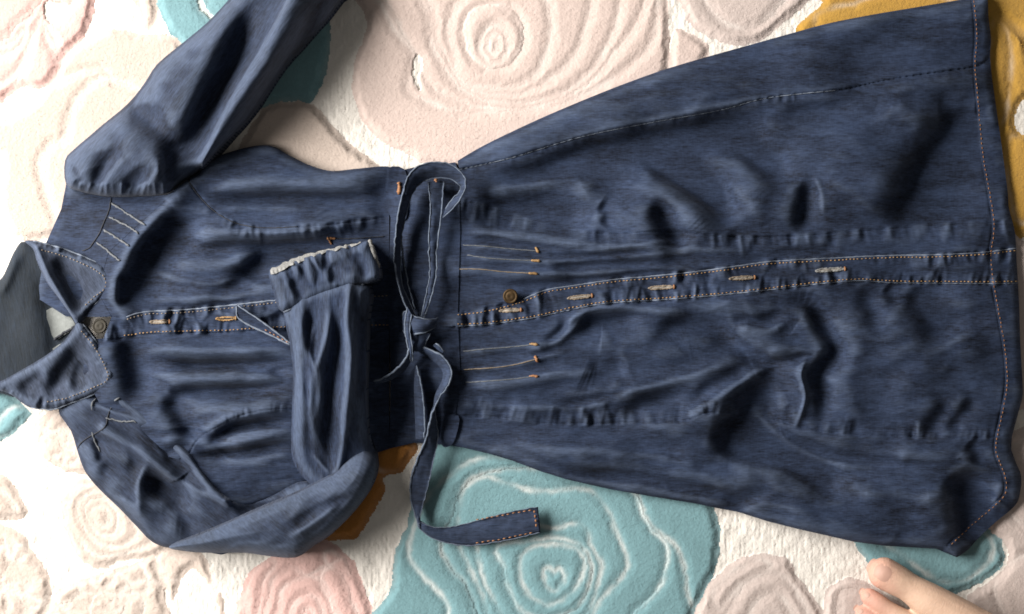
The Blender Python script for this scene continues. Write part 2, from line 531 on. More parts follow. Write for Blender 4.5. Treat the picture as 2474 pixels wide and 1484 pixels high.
# beige rose and petals at the lower right
rose(M_MAUVE, [(1672, 1560), (1700, 1430), (1740, 1380), (1790, 1345), (1850, 1338), (1902, 1350), (1926, 1392), (1962, 1440), (1998, 1560)],
     [[(1740, 1560), (1770, 1450), (1820, 1395), (1880, 1385), (1930, 1440), (1960, 1560)], [(1790, 1560), (1820, 1460), (1870, 1430), (1910, 1480), (1920, 1560)],
      [(1720, 1430), (1760, 1385), (1830, 1350), (1860, 1370), (1790, 1410), (1740, 1470)]])
rose(M_MAUVE, [(1990, 1440), (2030, 1400), (2080, 1400), (2200, 1480), (2230, 1560), (2010, 1560)], [[(2020, 1440), (2070, 1420), (2140, 1480), (2160, 1560), (2040, 1560)]], h=5)
rose(M_TEAL, [(2066, 1290), (2090, 1350), (2140, 1400), (2240, 1446), (2310, 1432), (2372, 1404), (2418, 1365), (2420, 1325), (2390, 1260), (2200, 1230)],
     [[(2130, 1300), (2180, 1340), (2260, 1400), (2330, 1400), (2390, 1350), (2380, 1290), (2250, 1260)]], label="teal")
rose(M_MAUVE, [(2400, 1010), (2450, 1040), (2620, 1000), (2620, 1560), (2340, 1560), (2330, 1450), (2385, 1405), (2430, 1360), (2424, 1310), (2380, 1250)],
     [[(2400, 1420), (2470, 1340), (2600, 1300), (2600, 1500), (2480, 1540)], [(2440, 1080), (2520, 1060), (2600, 1100), (2590, 1230), (2470, 1260), (2420, 1200)]])
rose(M_MAUVE, [(2430, 590), (2480, 585), (2560, 640), (2580, 900), (2470, 990), (2440, 900)], h=5)

w_edge = np.clip((EDGE + wob * 0.3) / 24.0, 0, 1)
prof = w_edge * w_edge * (3 - 2 * w_edge)
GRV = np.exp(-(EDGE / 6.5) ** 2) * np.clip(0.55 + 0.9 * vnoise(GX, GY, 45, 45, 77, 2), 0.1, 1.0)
Hc = np.zeros(GX.shape)
hh = np.array([0.0] + [l[1] for l in labels[1:]])
isrose = LAB > 0
Hc[isrose] = hh[LAB[isrose]] * (0.72 + 0.28 * prof[isrose])
rim = np.clip(RIM / 20.0, 0, 1)
rim = rim * rim * (3 - 2 * rim)
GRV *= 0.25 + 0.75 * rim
Hc[isrose] = (1.7 + (Hc - 1.7) * (0.12 + 0.88 * rim))[isrose]
ground = ~isrose | np.isin(LAB, [i for i, l in enumerate(labels) if l and l[2] == "ground"])
# ivory ground: ribbed loops in vertical rows
col_i = np.floor(GX / 9.0)
ph = noise1(col_i * 77.0, 1.0, 3) * 20
loop = np.abs(np.sin(GX / 9.0 * math.pi)) * (0.55 + 0.45 * np.abs(np.sin((GY + ph) / 17.0 * math.pi)))
Hc[ground] = 1.6 + (0.2 * loop + 0.45 * vnoise(GX, GY, 6, 15, 8, 2) + 0.7 * vnoise(GX, GY, 30, 30, 9))[ground]
Hc += 0.22 * vnoise(GX, GY, 80, 80, 14, 2) + RNG.normal(0, 0.07, GX.shape) + 0.10 * vnoise(GX, GY, 6, 6, 15, 1)
XY = W(np.stack([GX, GY], -1))
CV = np.concatenate([XY.reshape(-1, 2), (Hc * 0.001).reshape(-1, 1)], 1)
ny_, nx_ = GX.shape
idx = np.arange(ny_ * nx_).reshape(ny_, nx_)
Q = np.stack([idx[1:, :-1], idx[1:, 1:], idx[:-1, 1:], idx[:-1, :-1]], -1).reshape(-1, 4)
QL = LAB[:-1, :-1].ravel()


def sub_mesh(name, sel, mat, parent):
    f = Q[sel]
    u, inv = np.unique(f, return_inverse=True)
    inv = inv.reshape(-1, 4)
    if name == "ground_pile":
        return mesh_obj(name, CV[u], [inv], mat, parent)
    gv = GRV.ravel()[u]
    lab = np.arange(len(u))
    while True:                                     # connected pieces
        old = lab.copy()
        np.minimum.at(lab, inv.ravel(), np.repeat(lab[inv].min(1), 4))
        lab = lab[lab]
        if (lab == old).all():
            break
    fl = lab[inv[:, 0]]
    ids, cnt = np.unique(fl, return_counts=True)
    main = None
    for i in ids[np.argsort(-cnt)]:
        ff = inv[fl == i]
        uu, iv = np.unique(ff, return_inverse=True)
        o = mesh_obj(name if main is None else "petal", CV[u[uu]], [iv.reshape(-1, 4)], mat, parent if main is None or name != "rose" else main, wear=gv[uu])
        main = main or o
    return main


gl = [0] + [i for i, l in enumerate(labels) if l and l[2] == "ground" and l[0] is M_GROUND]
g_o = sub_mesh("ground_pile", np.isin(QL, gl), M_GROUND, rug)
# plain border of the rug beyond the modelled relief
x0, x1 = XY[0, 0, 0], XY[0, -1, 0]
yt, yb = XY[0, 0, 1], XY[-1, 0, 1]
R = 1.25
bv = [(-R, -R, .001), (R, -R, .001), (R, R, .001), (-R, R, .001), (x0, yb, .001), (x1, yb, .001), (x1, yt, .001), (x0, yt, .001),
      (-R, -R, -.008), (R, -R, -.008), (R, R, -.008), (-R, R, -.008)]
mesh_obj("border", bv, [[(0, 1, 5, 4), (1, 2, 6, 5), (2, 3, 7, 6), (3, 0, 4, 7), (0, 8, 9, 1), (1, 9, 10, 2), (2, 10, 11, 3), (3, 11, 8, 0)]], M_GROUND, rug, smooth=False)
rose_obj = {}
for k, l in enumerate(labels):
    if l is None or (l[2] == "ground" and l[0] is M_GROUND):
        continue
    sel = QL == k
    if sel.sum() < 8:
        continue
    if l[2] == "rose":
        rose_obj[l[3]] = sub_mesh("rose", sel, l[0], rug)
        if roses[l[3]]["label"]:
            rose_obj[l[3]]["label"] = roses[l[3]]["label"] + " carved rose"
    else:
        sub_mesh("petal" if l[2] == "petal" else "base_pile", sel, l[0], rose_obj.get(l[3], rug))

# fibre tips standing up from the pile where the rug is uncovered
COVER = [[(1100, 410), (1500, 225), (2380, 20), (2440, 900), (2310, 1320), (1700, 1200), (1080, 1060), (930, 1060), (700, 1300), (430, 1300), (180, 1020), (60, 940),
          (60, 640), (180, 450), (470, 440), (650, 370), (800, 420)],
         [(175, 440), (175, 375), (460, 100), (560, 10), (600, -60), (850, -60), (690, 140), (460, 420)]]
NF = 380000
fx = RNG.uniform(1237 - 0.535 / S, 1237 + 0.535 / S, NF)
fy = RNG.uniform(742 - 0.335 / S, 742 + 0.335 / S, NF)
keep = np.ones(NF, bool)
for c in COVER:
    keep &= ~inside(np.array(c, float), fx, fy)
fx, fy = fx[keep], fy[keep]
ci = np.clip(((fx - gx[0]) / CC).astype(int), 0, nx_ - 2)
cj = np.clip(((fy - gy[0]) / CC).astype(int), 0, ny_ - 2)
fz, fg = Hc[cj, ci], GRV[cj, ci]
jx, jy = RNG.normal(0, 3.2, len(fx)), RNG.normal(0, 3.2, len(fx))         # yarns of neighbouring colours mingle at the borders
fl_ = LAB[np.clip(((fy + jy - gy[0]) / CC).astype(int), 0, ny_ - 2), np.clip(((fx + jx - gx[0]) / CC).astype(int), 0, nx_ - 2)]
n = len(fx)
base = np.concatenate([W(np.stack([fx, fy], -1)), (fz * .001 - .0005)[:, None]], 1)
a_ = RNG.uniform(0, 6.2832, n)
lean = vnoise(fx, fy, 60, 60, 88, 2) * 3.0 + RNG.normal(0, 0.9, n)         # the nap lies in soft patches
hgt = RNG.uniform(.5, 1.25, n) * .001
wid = RNG.uniform(.22, .42, n) * .001
sx_, sy_ = np.cos(a_) * wid, np.sin(a_) * wid
tip_ = base + np.stack([np.cos(lean) * hgt * .75, np.sin(lean) * hgt * .75, hgt], 1)
FV = np.stack([base + np.stack([sx_, sy_, 0 * sx_], 1), base - np.stack([sx_, sy_, 0 * sx_], 1), tip_], 1)
mats = {}
for k, l in enumerate(labels):
    m_ = M_GROUND if (k == 0 or l[2] == "ground") else l[0]
    mats.setdefault(m_.name, (m_, []))[1].append(k)
for nm, (m_, ks) in mats.items():
    sel = np.isin(fl_, ks)
    if sel.sum() < 10:
        continue
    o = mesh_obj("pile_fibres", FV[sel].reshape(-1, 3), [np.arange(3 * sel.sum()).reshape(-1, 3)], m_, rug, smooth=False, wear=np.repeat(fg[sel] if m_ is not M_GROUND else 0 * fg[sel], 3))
    o["kind"] = "stuff"

# ================================================================== GARMENT TOOLS
DC = 0.0010 / S


class Field:
    """height field (mm) on a window of the floor plane"""

    def __init__(self, x0, y0, x1, y1, z=0.0):
        self.x = np.arange(x0, x1, DC)
        self.y = np.arange(y0, y1, DC)
        self.X, self.Y = np.meshgrid(self.x, self.y)
        self.Z = np.full(self.X.shape, float(z))
        self.wear = np.zeros(self.X.shape)

    def win(self, P, m):
        ix = slice(max(0, np.searchsorted(self.x, P[:, 0].min() - m)), np.searchsorted(self.x, P[:, 0].max() + m))
        iy = slice(max(0, np.searchsorted(self.y, P[:, 1].min() - m)), np.searchsorted(self.y, P[:, 1].max() + m))
        return iy, ix

    def dome(self, poly, h, w, n=5, flat=0.0):
        P = smooth_line(poly, True, n)
        iy, ix = self.win(P, 2)
        X, Y = self.X[iy, ix], self.Y[iy, ix]
        ins = inside(P, X, Y)
        d = dist_line(P, X, Y, True)[0]
        t = np.clip(d / w, 0, 1)
        self.Z[iy, ix] += np.where(ins, h * np.sqrt(1 - (1 - t) ** 2), 0)

    def _near(self, pts, m, n=6):
        L = smooth_line(pts, False, n)
        iy, ix = self.win(L, m)
        X, Y = self.X[iy, ix], self.Y[iy, ix]
        d, s, arc, nx, ny, tot = dist_line(L, X, Y)
        return iy, ix, X, Y, d, s, arc, nx, ny, tot

    def ridge(self, pts, h, wl, wr=None, taper=True, wear=0.0):
        wr = wr or wl
        iy, ix, X, Y, d, s, arc, nx, ny, tot = self._near(pts, 3 * max(wl, wr))
        w = np.where(s > 0, wr, wl)
        g = np.clip(1 - (d / (2.9 * w)) ** 2, 0, 1) ** 2 / (1 + 1.3 * (d / w) ** 2)
        if taper:
            g = g * np.clip(np.minimum(arc, tot - arc) / (0.22 * tot) + 0.12, 0, 1)
        self.Z[iy, ix] += h * g
        if wear:
            self.wear[iy, ix] = np.maximum(self.wear[iy, ix], wear * np.exp(-(d / (0.35 * w)) ** 2))

    def dark(self, pts, h, w):
        w = w * 1.35
        """a fold whose far side from the window falls along the stroke"""
        iy, ix, X, Y, d, s, arc, nx, ny, tot = self._near(pts, 3.2 * w)
        ux, uy = X - nx, Y - ny
        un = np.maximum(np.hypot(ux, uy), 1e-6)
        L = smooth_line(pts, False, 6)
        t = L[-1] - L[0]
        t = t / np.linalg.norm(t)
        nrm = np.array([-t[1], t[0]])               # right of travel, y down
        flip = np.sign(nrm[0] * 0.96 + nrm[1] * 0.28)
        # perpendicular offset: continuous past the ends of the stroke
        end = (arc < 1e-6) | (arc > tot - 1e-6)
        T0, T1 = L[1] - L[0], L[-1] - L[-2]
        T0, T1 = T0 / np.linalg.norm(T0), T1 / np.linalg.norm(T1)
        c0, c1 = T0[0] * uy - T0[1] * ux, T1[0] * uy - T1[1] * ux
        perp = np.where(arc < 1e-6, c0, np.where(arc > tot - 1e-6, c1, s * d))
        u = flip * perp / w
        e = np.exp(-(d / w) ** 2)
        tap = np.clip(np.minimum(arc, tot - arc) / (0.3 * tot), 0, 1)
        tap = 0.12 + 0.88 * tap * tap * (3 - 2 * tap)
        cutoff = np.clip(1 - (d / (3.1 * w)) ** 2, 0, 1) ** 2
        q = 1 + (d / w) ** 2
        self.Z[iy, ix] += 1.4 * h * tap * cutoff * (-0.95 * u / q - 0.45 * e)

    def seam(self, pts, depth=1.0, w=3.2, pucker=0.0, pw=26, side=1, period=13, seed=1, wear=0.35, step=0.0):
        iy, ix, X, Y, d, s, arc, nx, ny, tot = self._near(pts, max(3 * w, pw * 1.3))
        self.Z[iy, ix] -= depth * np.exp(-(d / w) ** 2)
        if pucker:
            sd = d * np.where(s == 0, 1, s) * side
            n = noise1(arc + 0.25 * d, period, seed) + 0.5 * noise1(arc - 0.2 * d, period * 0.55, seed + 9)
            n = n * (0.75 + 0.75 * noise1(arc, period * 4.3, seed + 5))
            q = pw * (0.85 + 0.35 * noise1(arc, period * 1.3, seed + 6))
            win = np.where(sd > 0, np.clip(1 - (sd / q) ** 2, 0, 1), np.exp(-(d / 5) ** 2))
            self.Z[iy, ix] += 1.7 * pucker * n * win
            self.wear[iy, ix] = np.maximum(self.wear[iy, ix], wear * np.clip(n, 0, 1) * win)
        if step:
            sd = s * side
            self.Z[iy, ix] += np.where((sd > 0), step * np.exp(-(d / 14) ** 2), 0)

    def crumple(self, amp, sx, sy, seed, mask=None, rot=0.0):
        """soft creased folds: warped, ridged noise"""
        X = self.X + 55 * vnoise(self.X, self.Y, 150, 150, seed + 3, 2)
        Y = self.Y + 45 * vnoise(self.X, self.Y, 140, 140, seed + 5, 2)
        c, s = math.cos(rot), math.sin(rot)
        n = vnoise(X * c + Y * s, -X * s + Y * c, sx, sy, seed, 2)
        z = amp * (0.6 - np.sqrt(n * n + 0.012)) + 0.5 * amp * n
        self.Z += z if mask is None else z * mask(self.X, self.Y)

    def settle(self, floor, k=2.0):
        """cloth never sinks below the pile it lies on"""
        q = (self.Z - floor) / k
        self.Z = floor + k * np.logaddexp(0, q)

        def blur(A, n):
            for ax in (0, 1):
                P = np.pad(A, [(n + 1, n) if a == ax else (0, 0) for a in (0, 1)], mode='edge')
                c = np.cumsum(P, ax)
                m = A.shape[ax]
                A = (np.take(c, range(2 * n + 1, 2 * n + 1 + m), ax) - np.take(c, range(0, m), ax)) / (2 * n + 1)
            return A
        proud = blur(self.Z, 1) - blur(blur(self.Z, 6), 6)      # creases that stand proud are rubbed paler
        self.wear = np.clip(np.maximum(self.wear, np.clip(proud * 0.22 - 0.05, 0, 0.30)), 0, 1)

    def wrinkle(self, amp, sx, sy, seed, rot=0.0, oct=3):
        c, s = math.cos(rot), math.sin(rot)
        self.Z += amp * vnoise(self.X * c + self.Y * s, -self.X * s + self.Y * c, sx, sy, seed, oct)

    def sample(self, x, y, arr=None):
        A = self.Z if arr is None else arr
        u = np.clip((np.asarray(x, float) - self.x[0]) / DC, 0, len(self.x) - 1.001)
        v = np.clip((np.asarray(y, float) - self.y[0]) / DC, 0, len(self.y) - 1.001)
        i, j = u.astype(int), v.astype(int)
        f, g = u - i, v - j
        return (A[j, i] * (1 - f) + A[j, i + 1] * f) * (1 - g) + (A[j + 1, i] * (1 - f) + A[j + 1, i + 1] * f) * g


def place(x, y, z_mm):
    """floor-plane tracing + height -> world point seen there from above"""
    z = np.asarray(z_mm, float) * 0.001
    k = (CAM_H - z) / CAM_H
    return np.stack([(np.asarray(x, float) - 1237) * S * k, (742 - np.asarray(y, float)) * S * k, z], -1)


def patch(name, F, poly, mat, parent, wall=4.0, lift=0.0, n=5, smooth=True, zfloor=None, roll=0.0, rollw=8):
    P = smooth_line(poly, True, n) if smooth else np.asarray(poly, float)
    P = resample(np.vstack([P, P[:1]]), DC * 0.9)[:-1]
    iy, ix = F.win(P, 3 * DC)
    X, Y = F.X[iy, ix].copy(), F.Y[iy, ix].copy()
    ins = inside(P, X, Y)
    cell = ins[:-1, :-1] | ins[1:, :-1] | ins[:-1, 1:] | ins[1:, 1:]
    used = np.zeros(ins.shape, bool)
    used[:-1, :-1] |= cell
    used[1:, :-1] |= cell
    used[:-1, 1:] |= cell
    used[1:, 1:] |= cell
    mv = used & ~ins
    # inside vertices hugging the outline are snapped as well
    mx, my = X[mv], Y[mv]
    D = np.empty(len(mx), int)
    for a in range(0, len(mx), 400):
        D[a:a + 400] = np.argmin((mx[a:a + 400, None] - P[None, :, 0]) ** 2 + (my[a:a + 400, None] - P[None, :, 1]) ** 2, 1)
    X[mv], Y[mv] = P[D, 0], P[D, 1]
    num = -np.ones(ins.shape, int)
    num[used] = np.arange(used.sum())
    Z = F.sample(X[used], Y[used]) + lift
    if roll:
        dd = dist_line(P[::3], X[used], Y[used], True)[0]
        t = np.clip(dd / rollw, 0, 1)
        Z = Z - roll * (1 - np.sqrt(1 - (1 - t) ** 2))
    wr = F.sample(X[used], Y[used], F.wear)
    V = place(X[used], Y[used], Z)
    f = np.stack([num[1:, :-1], num[1:, 1:], num[:-1, 1:], num[:-1, :-1]], -1)[cell]
    e = np.concatenate([f[:, [0, 1]], f[:, [1, 2]], f[:, [2, 3]], f[:, [3, 0]]])
    key = np.sort(e, 1)
    code = key[:, 0].astype(np.int64) * (len(V) + 1) + key[:, 1]
    u, first, cnt = np.unique(code, return_index=True, return_counts=True)
    be = e[first[cnt == 1]]
    bvn, inv = np.unique(be, return_inverse=True)
    inv = inv.reshape(be.shape)
    B0 = V[bvn].copy()
    B1 = B0.copy()
    if zfloor is not None:
        B1[:, 2] = np.minimum(B1[:, 2] - .001, zfloor * .001)
    else:
        B1[:, 2] -= wall * .001
    c = B1[:, :2].mean(0)
    n0 = len(V)
    nb = len(bvn)
    V2 = np.concatenate([V, B0, B1])
    wq = np.stack([be[:, 1] * 0 + n0 + inv[:, 1], n0 + inv[:, 0], n0 + nb + inv[:, 0], n0 + nb + inv[:, 1]], -1)
    return mesh_obj(name, V2, [f, wq], mat, parent, wear=np.r_[wr, wr[bvn], wr[bvn]])


def tube(name, pts, r, mat, parent, F=None, lift=0.0, sides=6, wobble=0.0, step=6, kind=None, seed=1):
    """pts (x, y) on a field or (x, y, z_mm)"""
    P = np.asarray(pts, float)
    P = resample(smooth_line(P, False, 6), step)
    if F is not None:
        z = F.sample(P[:, 0], P[:, 1]) + lift
    else:
        z = P[:, 2] + lift
    r_ = np.random.default_rng(seed)
    if wobble:
        P = P.copy()
        P[:, 0] += r_.normal(0, wobble, len(P))
        P[:, 1] += r_.normal(0, wobble, len(P))
    C = place(P[:, 0], P[:, 1], z)
    T = np.gradient(C, axis=0)
    T /= np.linalg.norm(T, axis=1)[:, None] + 1e-9
    up = np.array([0, 0, 1.0])
    A = np.cross(T, up)
    A /= np.linalg.norm(A, axis=1)[:, None] + 1e-9
    Bv = np.cross(A, T)
    rr = r * 0.001 * (1 + (r_.normal(0, 0.18, len(P)) if wobble else 0) * np.ones(len(P)))
    rr[0] *= .55
    rr[-1] *= .55
    a = np.arange(sides) / sides * 2 * math.pi
    V = C[:, None, :] + rr[:, None, None] * (np.cos(a)[None, :, None] * A[:, None, :] + np.sin(a)[None, :, None] * Bv[:, None, :])
    m = len(P)
    i = np.arange(m * sides).reshape(m, sides)
    q = np.stack([i[:-1], np.roll(i[:-1], -1, 1), np.roll(i[1:], -1, 1), i[1:]], -1).reshape(-1, 4)
    caps = []
    V = V.reshape(-1, 3)
    V = np.vstack([V, C[0], C[-1]])
    for k in range(sides):
        caps.append((i[0, (k + 1) % sides], i[0, k], len(V) - 2))
        caps.append((i[-1, k], i[-1, (k + 1) % sides], len(V) - 1))
    o = mesh_obj(name, V, [q, np.array(caps)], mat, parent, wear=np.full(len(V), 0.4))
    if kind:
        o["kind"] = kind
    return o


def stitches(name, pts, F, mat, parent, pitch=9.5, frac=0.62, r=0.5, lift=0.25, offset=0.0, seed=2):
    """a run of short thread stitches, joined"""
    rr = np.random.default_rng(seed)
    L = resample(smooth_line(pts, False, 8), 1.0)
    if offset:
        T = np.gradient(L, axis=0)
        T /= np.linalg.norm(T, axis=1)[:, None]
        L = L + np.stack([-T[:, 1], T[:, 0]], 1) * offset
    V, Fq = [], []
    s = 0.0
    while s + pitch * frac < len(L) - 1:
        a, b = L[int(s)], L[int(s + pitch * frac)]
        jit = rr.normal(0, 0.35, 2)
        q = np.linspace(0, 1, 4)
        P = a[None] * (1 - q[:, None]) + b[None] * q[:, None] + jit
        z = F.sample(P[:, 0], P[:, 1]) + lift + np.array([-0.5, 0.25, 0.25, -0.5])
        C = place(P[:, 0], P[:, 1], z)
        t = C[-1] - C[0]
        t /= np.linalg.norm(t) + 1e-9
        A = np.cross(t, (0, 0, 1.0))
        A /= np.linalg.norm(A) + 1e-9
        rad = r * 0.001 * np.array([0.5, 1, 1, 0.5]) * rr.uniform(0.75, 1.2)
        n0 = len(V)
        for c, w in zip(C, rad):
            V += [c - A * w, c + np.array([0, 0, w]), c + A * w]
        for k in range(3):
            o = n0 + 3 * k
            Fq += [(o, o + 1, o + 4, o + 3), (o + 1, o + 2, o + 5, o + 4)]
        s += pitch * rr.uniform(0.92, 1.08)
    o = mesh_obj(name, np.array(V), [np.array(Fq)], mat, parent)
    o["kind"] = "stuff"
    return o


# ================================================================== THE COAT
coat = thing("denim_coat", "dark blue denim coat laid flat with one sleeve folded over its waist", "coat")

SKIRT_TOP = [(1100, 392), (1150, 362), (1200, 336), (1300, 289), (1400, 246), (1500, 206), (1600, 170), (1700, 140), (1800, 112), (1900, 84),
             (2000, 57), (2100, 37), (2200, 20), (2300, 3), (2386, -14)]
HEM = [(2386, -14), (2388, 40), (2394, 90), (2392, 133), (2396, 183), (2408, 267), (2422, 367), (2435, 467), (2437, 500), (2452, 561), (2456, 628),
       (2462, 728), (2465, 828), (2471, 930), (2470, 961), (2458, 1006), (2445, 1056), (2443, 1086), (2455, 1119), (2467, 1149), (2465, 1189), (2452, 1222),
       (2405, 1262), (2368, 1296), (2338, 1329), (2312, 1347)]
SKIRT_BOT = [(2312, 1347), (2285, 1336), (2262, 1326), (2138, 1319), (2062, 1309), (1988, 1292), (1922, 1277), (1855, 1260), (1783, 1237), (1733, 1228),
             (1687, 1218), (1570, 1199), (1477, 1183), (1370, 1159), (1303, 1138), (1237, 1113), (1180, 1096), (1120, 1082), (1085, 1076)]
BOD_TOP = [(455, 430), (500, 390), (560, 366), (620, 352), (660, 354), (700, 376), (750, 400), (800, 413), (860, 408), (930, 402), (965, 411), (1000, 405), (1050, 400), (1100, 392)]
BOD_BOT = [(1085, 1076), (1000, 1070), (960, 1080), (905, 1096), (820, 1150), (745, 1168), (640, 1210), (560, 1225)]
SHOULDER = [(560, 1225), (430, 1200), (320, 1150), (240, 1110), (170, 1040), (120, 960), (80, 800), (90, 660), (112, 588), (148, 505), (162, 445), (250, 440), (340, 445), (455, 430)]
OUT = SKIRT_TOP + HEM[1:] + SKIRT_BOT[1:] + BOD_BOT[1:] + SHOULDER[1:-1] + BOD_TOP[:-1]

B = Field(40, -60, 2500, 1400, 8.5)
B.dome(OUT, 4.0, 20, n=3)
B.dome(OUT, 9.0, 190, n=3)
calm = lambda X, Y: np.clip((Y - (560 - 0.2 * X)) / 120, 0, 1) * np.clip((2440 - X) / 120, 0, 1)
B.crumple(3.2, 170, 90, 41, calm)
B.crumple(5.0, 260, 42, 241, lambda X, Y: np.clip((940 - X) / 60, 0, 1) * np.clip((X - 330) / 80, 0, 1))
B.crumple(4.0, 260, 120, 341, lambda X, Y: np.clip((X - 1140) / 150, 0, 1) * np.clip((Y - (520 - 0.17 * X)) / 90, 0, 1) * np.clip((560 - Y) / 50, 0, 1) * np.clip((2400 - X) / 100, 0, 1), rot=0.7)
B.crumple(5.0, 200, 60, 441, lambda X, Y: np.clip((X - 1200) / 150, 0, 1) * np.clip((Y - 980) / 80, 0, 1), rot=0.25)
B.crumple(1.2, 80, 50, 141, lambda X, Y: np.clip((X - 1150) / 200, 0, 1) * np.clip((Y - 640) / 120, 0, 1) * np.clip((2430 - X) / 100, 0, 1))
B.wrinkle(1.6, 130, 60, 42)
B.wrinkle(9, 240, 150, 47, oct=2)
B.wrinkle(0.7, 60, 22, 43)

# seams of the skirt
SIDE_UP = [(1110, 410), (1237, 381), (1403, 331), (1570, 297), (1737, 267), (1853, 237), (2022, 218), (2142, 193), (2222, 180), (2355, 160), (2394, 134)]
PRIN_UP = [(1110, 480), (1200, 505), (1320, 545), (1463, 565), (1603, 559), (1737, 571), (1853, 573), (1922, 570), (2088, 558), (2255, 545), (2402, 538), (2440, 536)]
PLK_TOP = [(1105, 756), (1170, 748), (1263, 724), (1320, 701), (1403, 688), (1483, 676), (1570, 668), (1670, 658), (1770, 645), (1853, 633), (1972, 626), (2138, 618), (2288, 615), (2385, 609), (2456, 600)]
PLK_BOT = [(1105, 788), (1170, 784), (1237, 776), (1303, 765), (1403, 743), (1483, 731), (1603, 724), (1737, 713), (1853, 701), (1955, 688), (2072, 678), (2155, 683), (2280, 684), (2388, 685), (2459, 684)]
PRIN_LO = [(1100, 1004), (1200, 1008), (1303, 1022), (1400, 1024), (1503, 1022), (1653, 1016), (1720, 996), (1850, 1008), (1982, 1042), (2155, 1054), (2238, 1056), (2355, 1059), (2402, 1056), (2444, 1054)]
HEM_ST = [(2345, -20), (2352, 30), (2356, 90), (2352, 160), (2360, 250), (2370, 370), (2384, 450), (2398, 545), (2390, 612), (2396, 680), (2410, 760), (2425, 850), (2429, 930), (2415, 1010), (2404, 1060), (2404, 1098), (2424, 1150), (2426, 1190), (2404, 1216), (2350, 1262), (2290, 1318)]

# deep folds of the skirt, upper front
B.ridge([(1300, 365), (1450, 320), (1600, 290), (1850, 238)], 4.0, 16, 22, taper=True)
B.dark([(1120, 440), (1300, 402), (1450, 358), (1580, 328), (1750, 300), (1900, 275)], 22, 46)
B.dark([(1545, 325), (1590, 385), (1650, 440), (1720, 500), (1765, 560)], 32, 34)
B.dark([(1130, 500), (1220, 496), (1340, 500), (1450, 512)], 16, 38)
B.dark([(1440, 500), (1462, 520), (1450, 548)], 5, 16)
B.ridge([(1380, 470), (1450, 430), (1530, 380)], 5, 30, 36)
B.dark([(1575, 470), (1600, 550), (1650, 620)], 15, 28)
B.dark([(1660, 300), (1760, 345), (1850, 410), (1910, 470)], 17, 34)
B.dark([(1950, 430), (1935, 500), (1925, 565)], 9, 20)
B.ridge([(1968, 425), (1985, 470), (1990, 520)], 2.5, 10)
B.dark([(2340, 220), (2260, 360), (2200, 470), (2150, 580)], 24, 58)
B.ridge([(2100, 300), (2010, 420), (2000, 540)], 4, 60)
B.dark([(1850, 262), (1960, 255), (2080, 240)], 4, 26)
B.dark([(2170, 225), (2240, 225), (2320, 235)], 4, 24)
for y0, k in ((640, 0), (672, 1), (612, 2)):
    B.ridge([(1290, y0 - 8), (1420, y0 - 12 + 4 * k), (1560, y0 - 22), (1680, y0 - 30)], 3.2, 10)
B.dark([(1120, 680), (1260, 684), (1380, 670), (1560, 650), (1680, 632)], 4.5, 14)
B.dark([(1320, 640), (1450, 636), (1600, 628)], 3, 11)
B.dark([(1850, 610), (1930, 600), (2030, 600)], 3, 14)
# lower front
B.dark([(1375, 800), (1420, 772), (1490, 762), (1560, 758)], 7, 20)
B.ridge([(1270, 850), (1340, 828), (1390, 790), (1415, 755)], 4.5, 13)
B.dark([(1300, 840), (1350, 800), (1375, 765)], 4, 11)
B.dark([(1565, 845), (1600, 795), (1660, 765), (1735, 780), (1790, 830), (1870, 880), (1950, 930)], 15, 28)
B.dark([(1420, 870), (1455, 880), (1510, 860)], 5, 30)
B.dark([(1330, 975), (1430, 962), (1530, 945)], 4.5, 15)
B.dark([(1480, 1000), (1560, 965), (1640, 945), (1690, 925)], 7, 20)
B.ridge([(1400, 990), (1520, 950), (1640, 920), (1760, 880)], 3, 13)
B.dark([(1650, 985), (1690, 945), (1750, 905), (1830, 870)], 8, 22)
B.ridge([(1650, 1010), (1740, 960), (1830, 900), (1880, 880)], 5, 15)
B.dark([(1720, 1090), (1770, 1020), (1820, 960), (1890, 930)], 20, 42)
B.dark([(1880, 735), (1950, 745), (1985, 800), (2006, 850), (1965, 905), (1978, 960), (1975, 1040)], 13, 20)
B.ridge([(1950, 860), (1935, 905), (1945, 960), (1925, 1030)], 4.5, 8)
B.dark([(1760, 760), (1830, 770), (1900, 750)], 6, 17)
B.dark([(1840, 870), (1920, 862), (1975, 850)], 5, 11)
B.dark([(2130, 700), (2150, 720), (2160, 745)], 4, 16)
B.dark([(2180, 700), (2230, 770), (2270, 850)], 16, 50)
B.dark([(2330, 740), (2370, 820), (2395, 900)], 4, 36)
B.dark([(2290, 960), (2250, 1020), (2230, 1060)], 6, 20)
B.dark([(2360, 960), (2310, 1010), (2285, 1050)], 5, 18)
B.ridge([(2200, 1040), (2170, 960), (2230, 880), (2280, 830)], 3, 50)
B.ridge([(1160, 462), (1280, 450), (1380, 425), (1470, 390)], 5, 16, 26)
B.ridge([(1660, 370), (1740, 430), (1800, 480), (1850, 545)], 5, 30, 30)
B.ridge([(1110, 560), (1260, 570), (1400, 590), (1600, 600), (1800, 606)], 4, 12)
B.dark([(1120, 560), (1260, 590), (1400, 612), (1560, 618)], 5, 14)
B.ridge([(1120, 935), (1240, 930), (1380, 905), (1500, 900)], 5, 20)
B.ridge([(1310, 830), (1360, 806), (1392, 765), (1470, 745), (1600, 752), (1720, 775)], 5, 12, 14)
B.ridge([(1120, 980), (1260, 985), (1400, 985), (1520, 965)], 3.5, 14)
B.ridge([(1780, 790), (1850, 800), (1900, 780)], 5, 16)
B.ridge([(1990, 760), (2060, 840), (2040, 930), (2080, 1030)], 5, 40, 60)
B.dark([(2060, 700), (2100, 760), (2110, 830)], 6, 26)
B.ridge([(1760, 1120), (1880, 1140), (2000, 1200)], 5, 26)
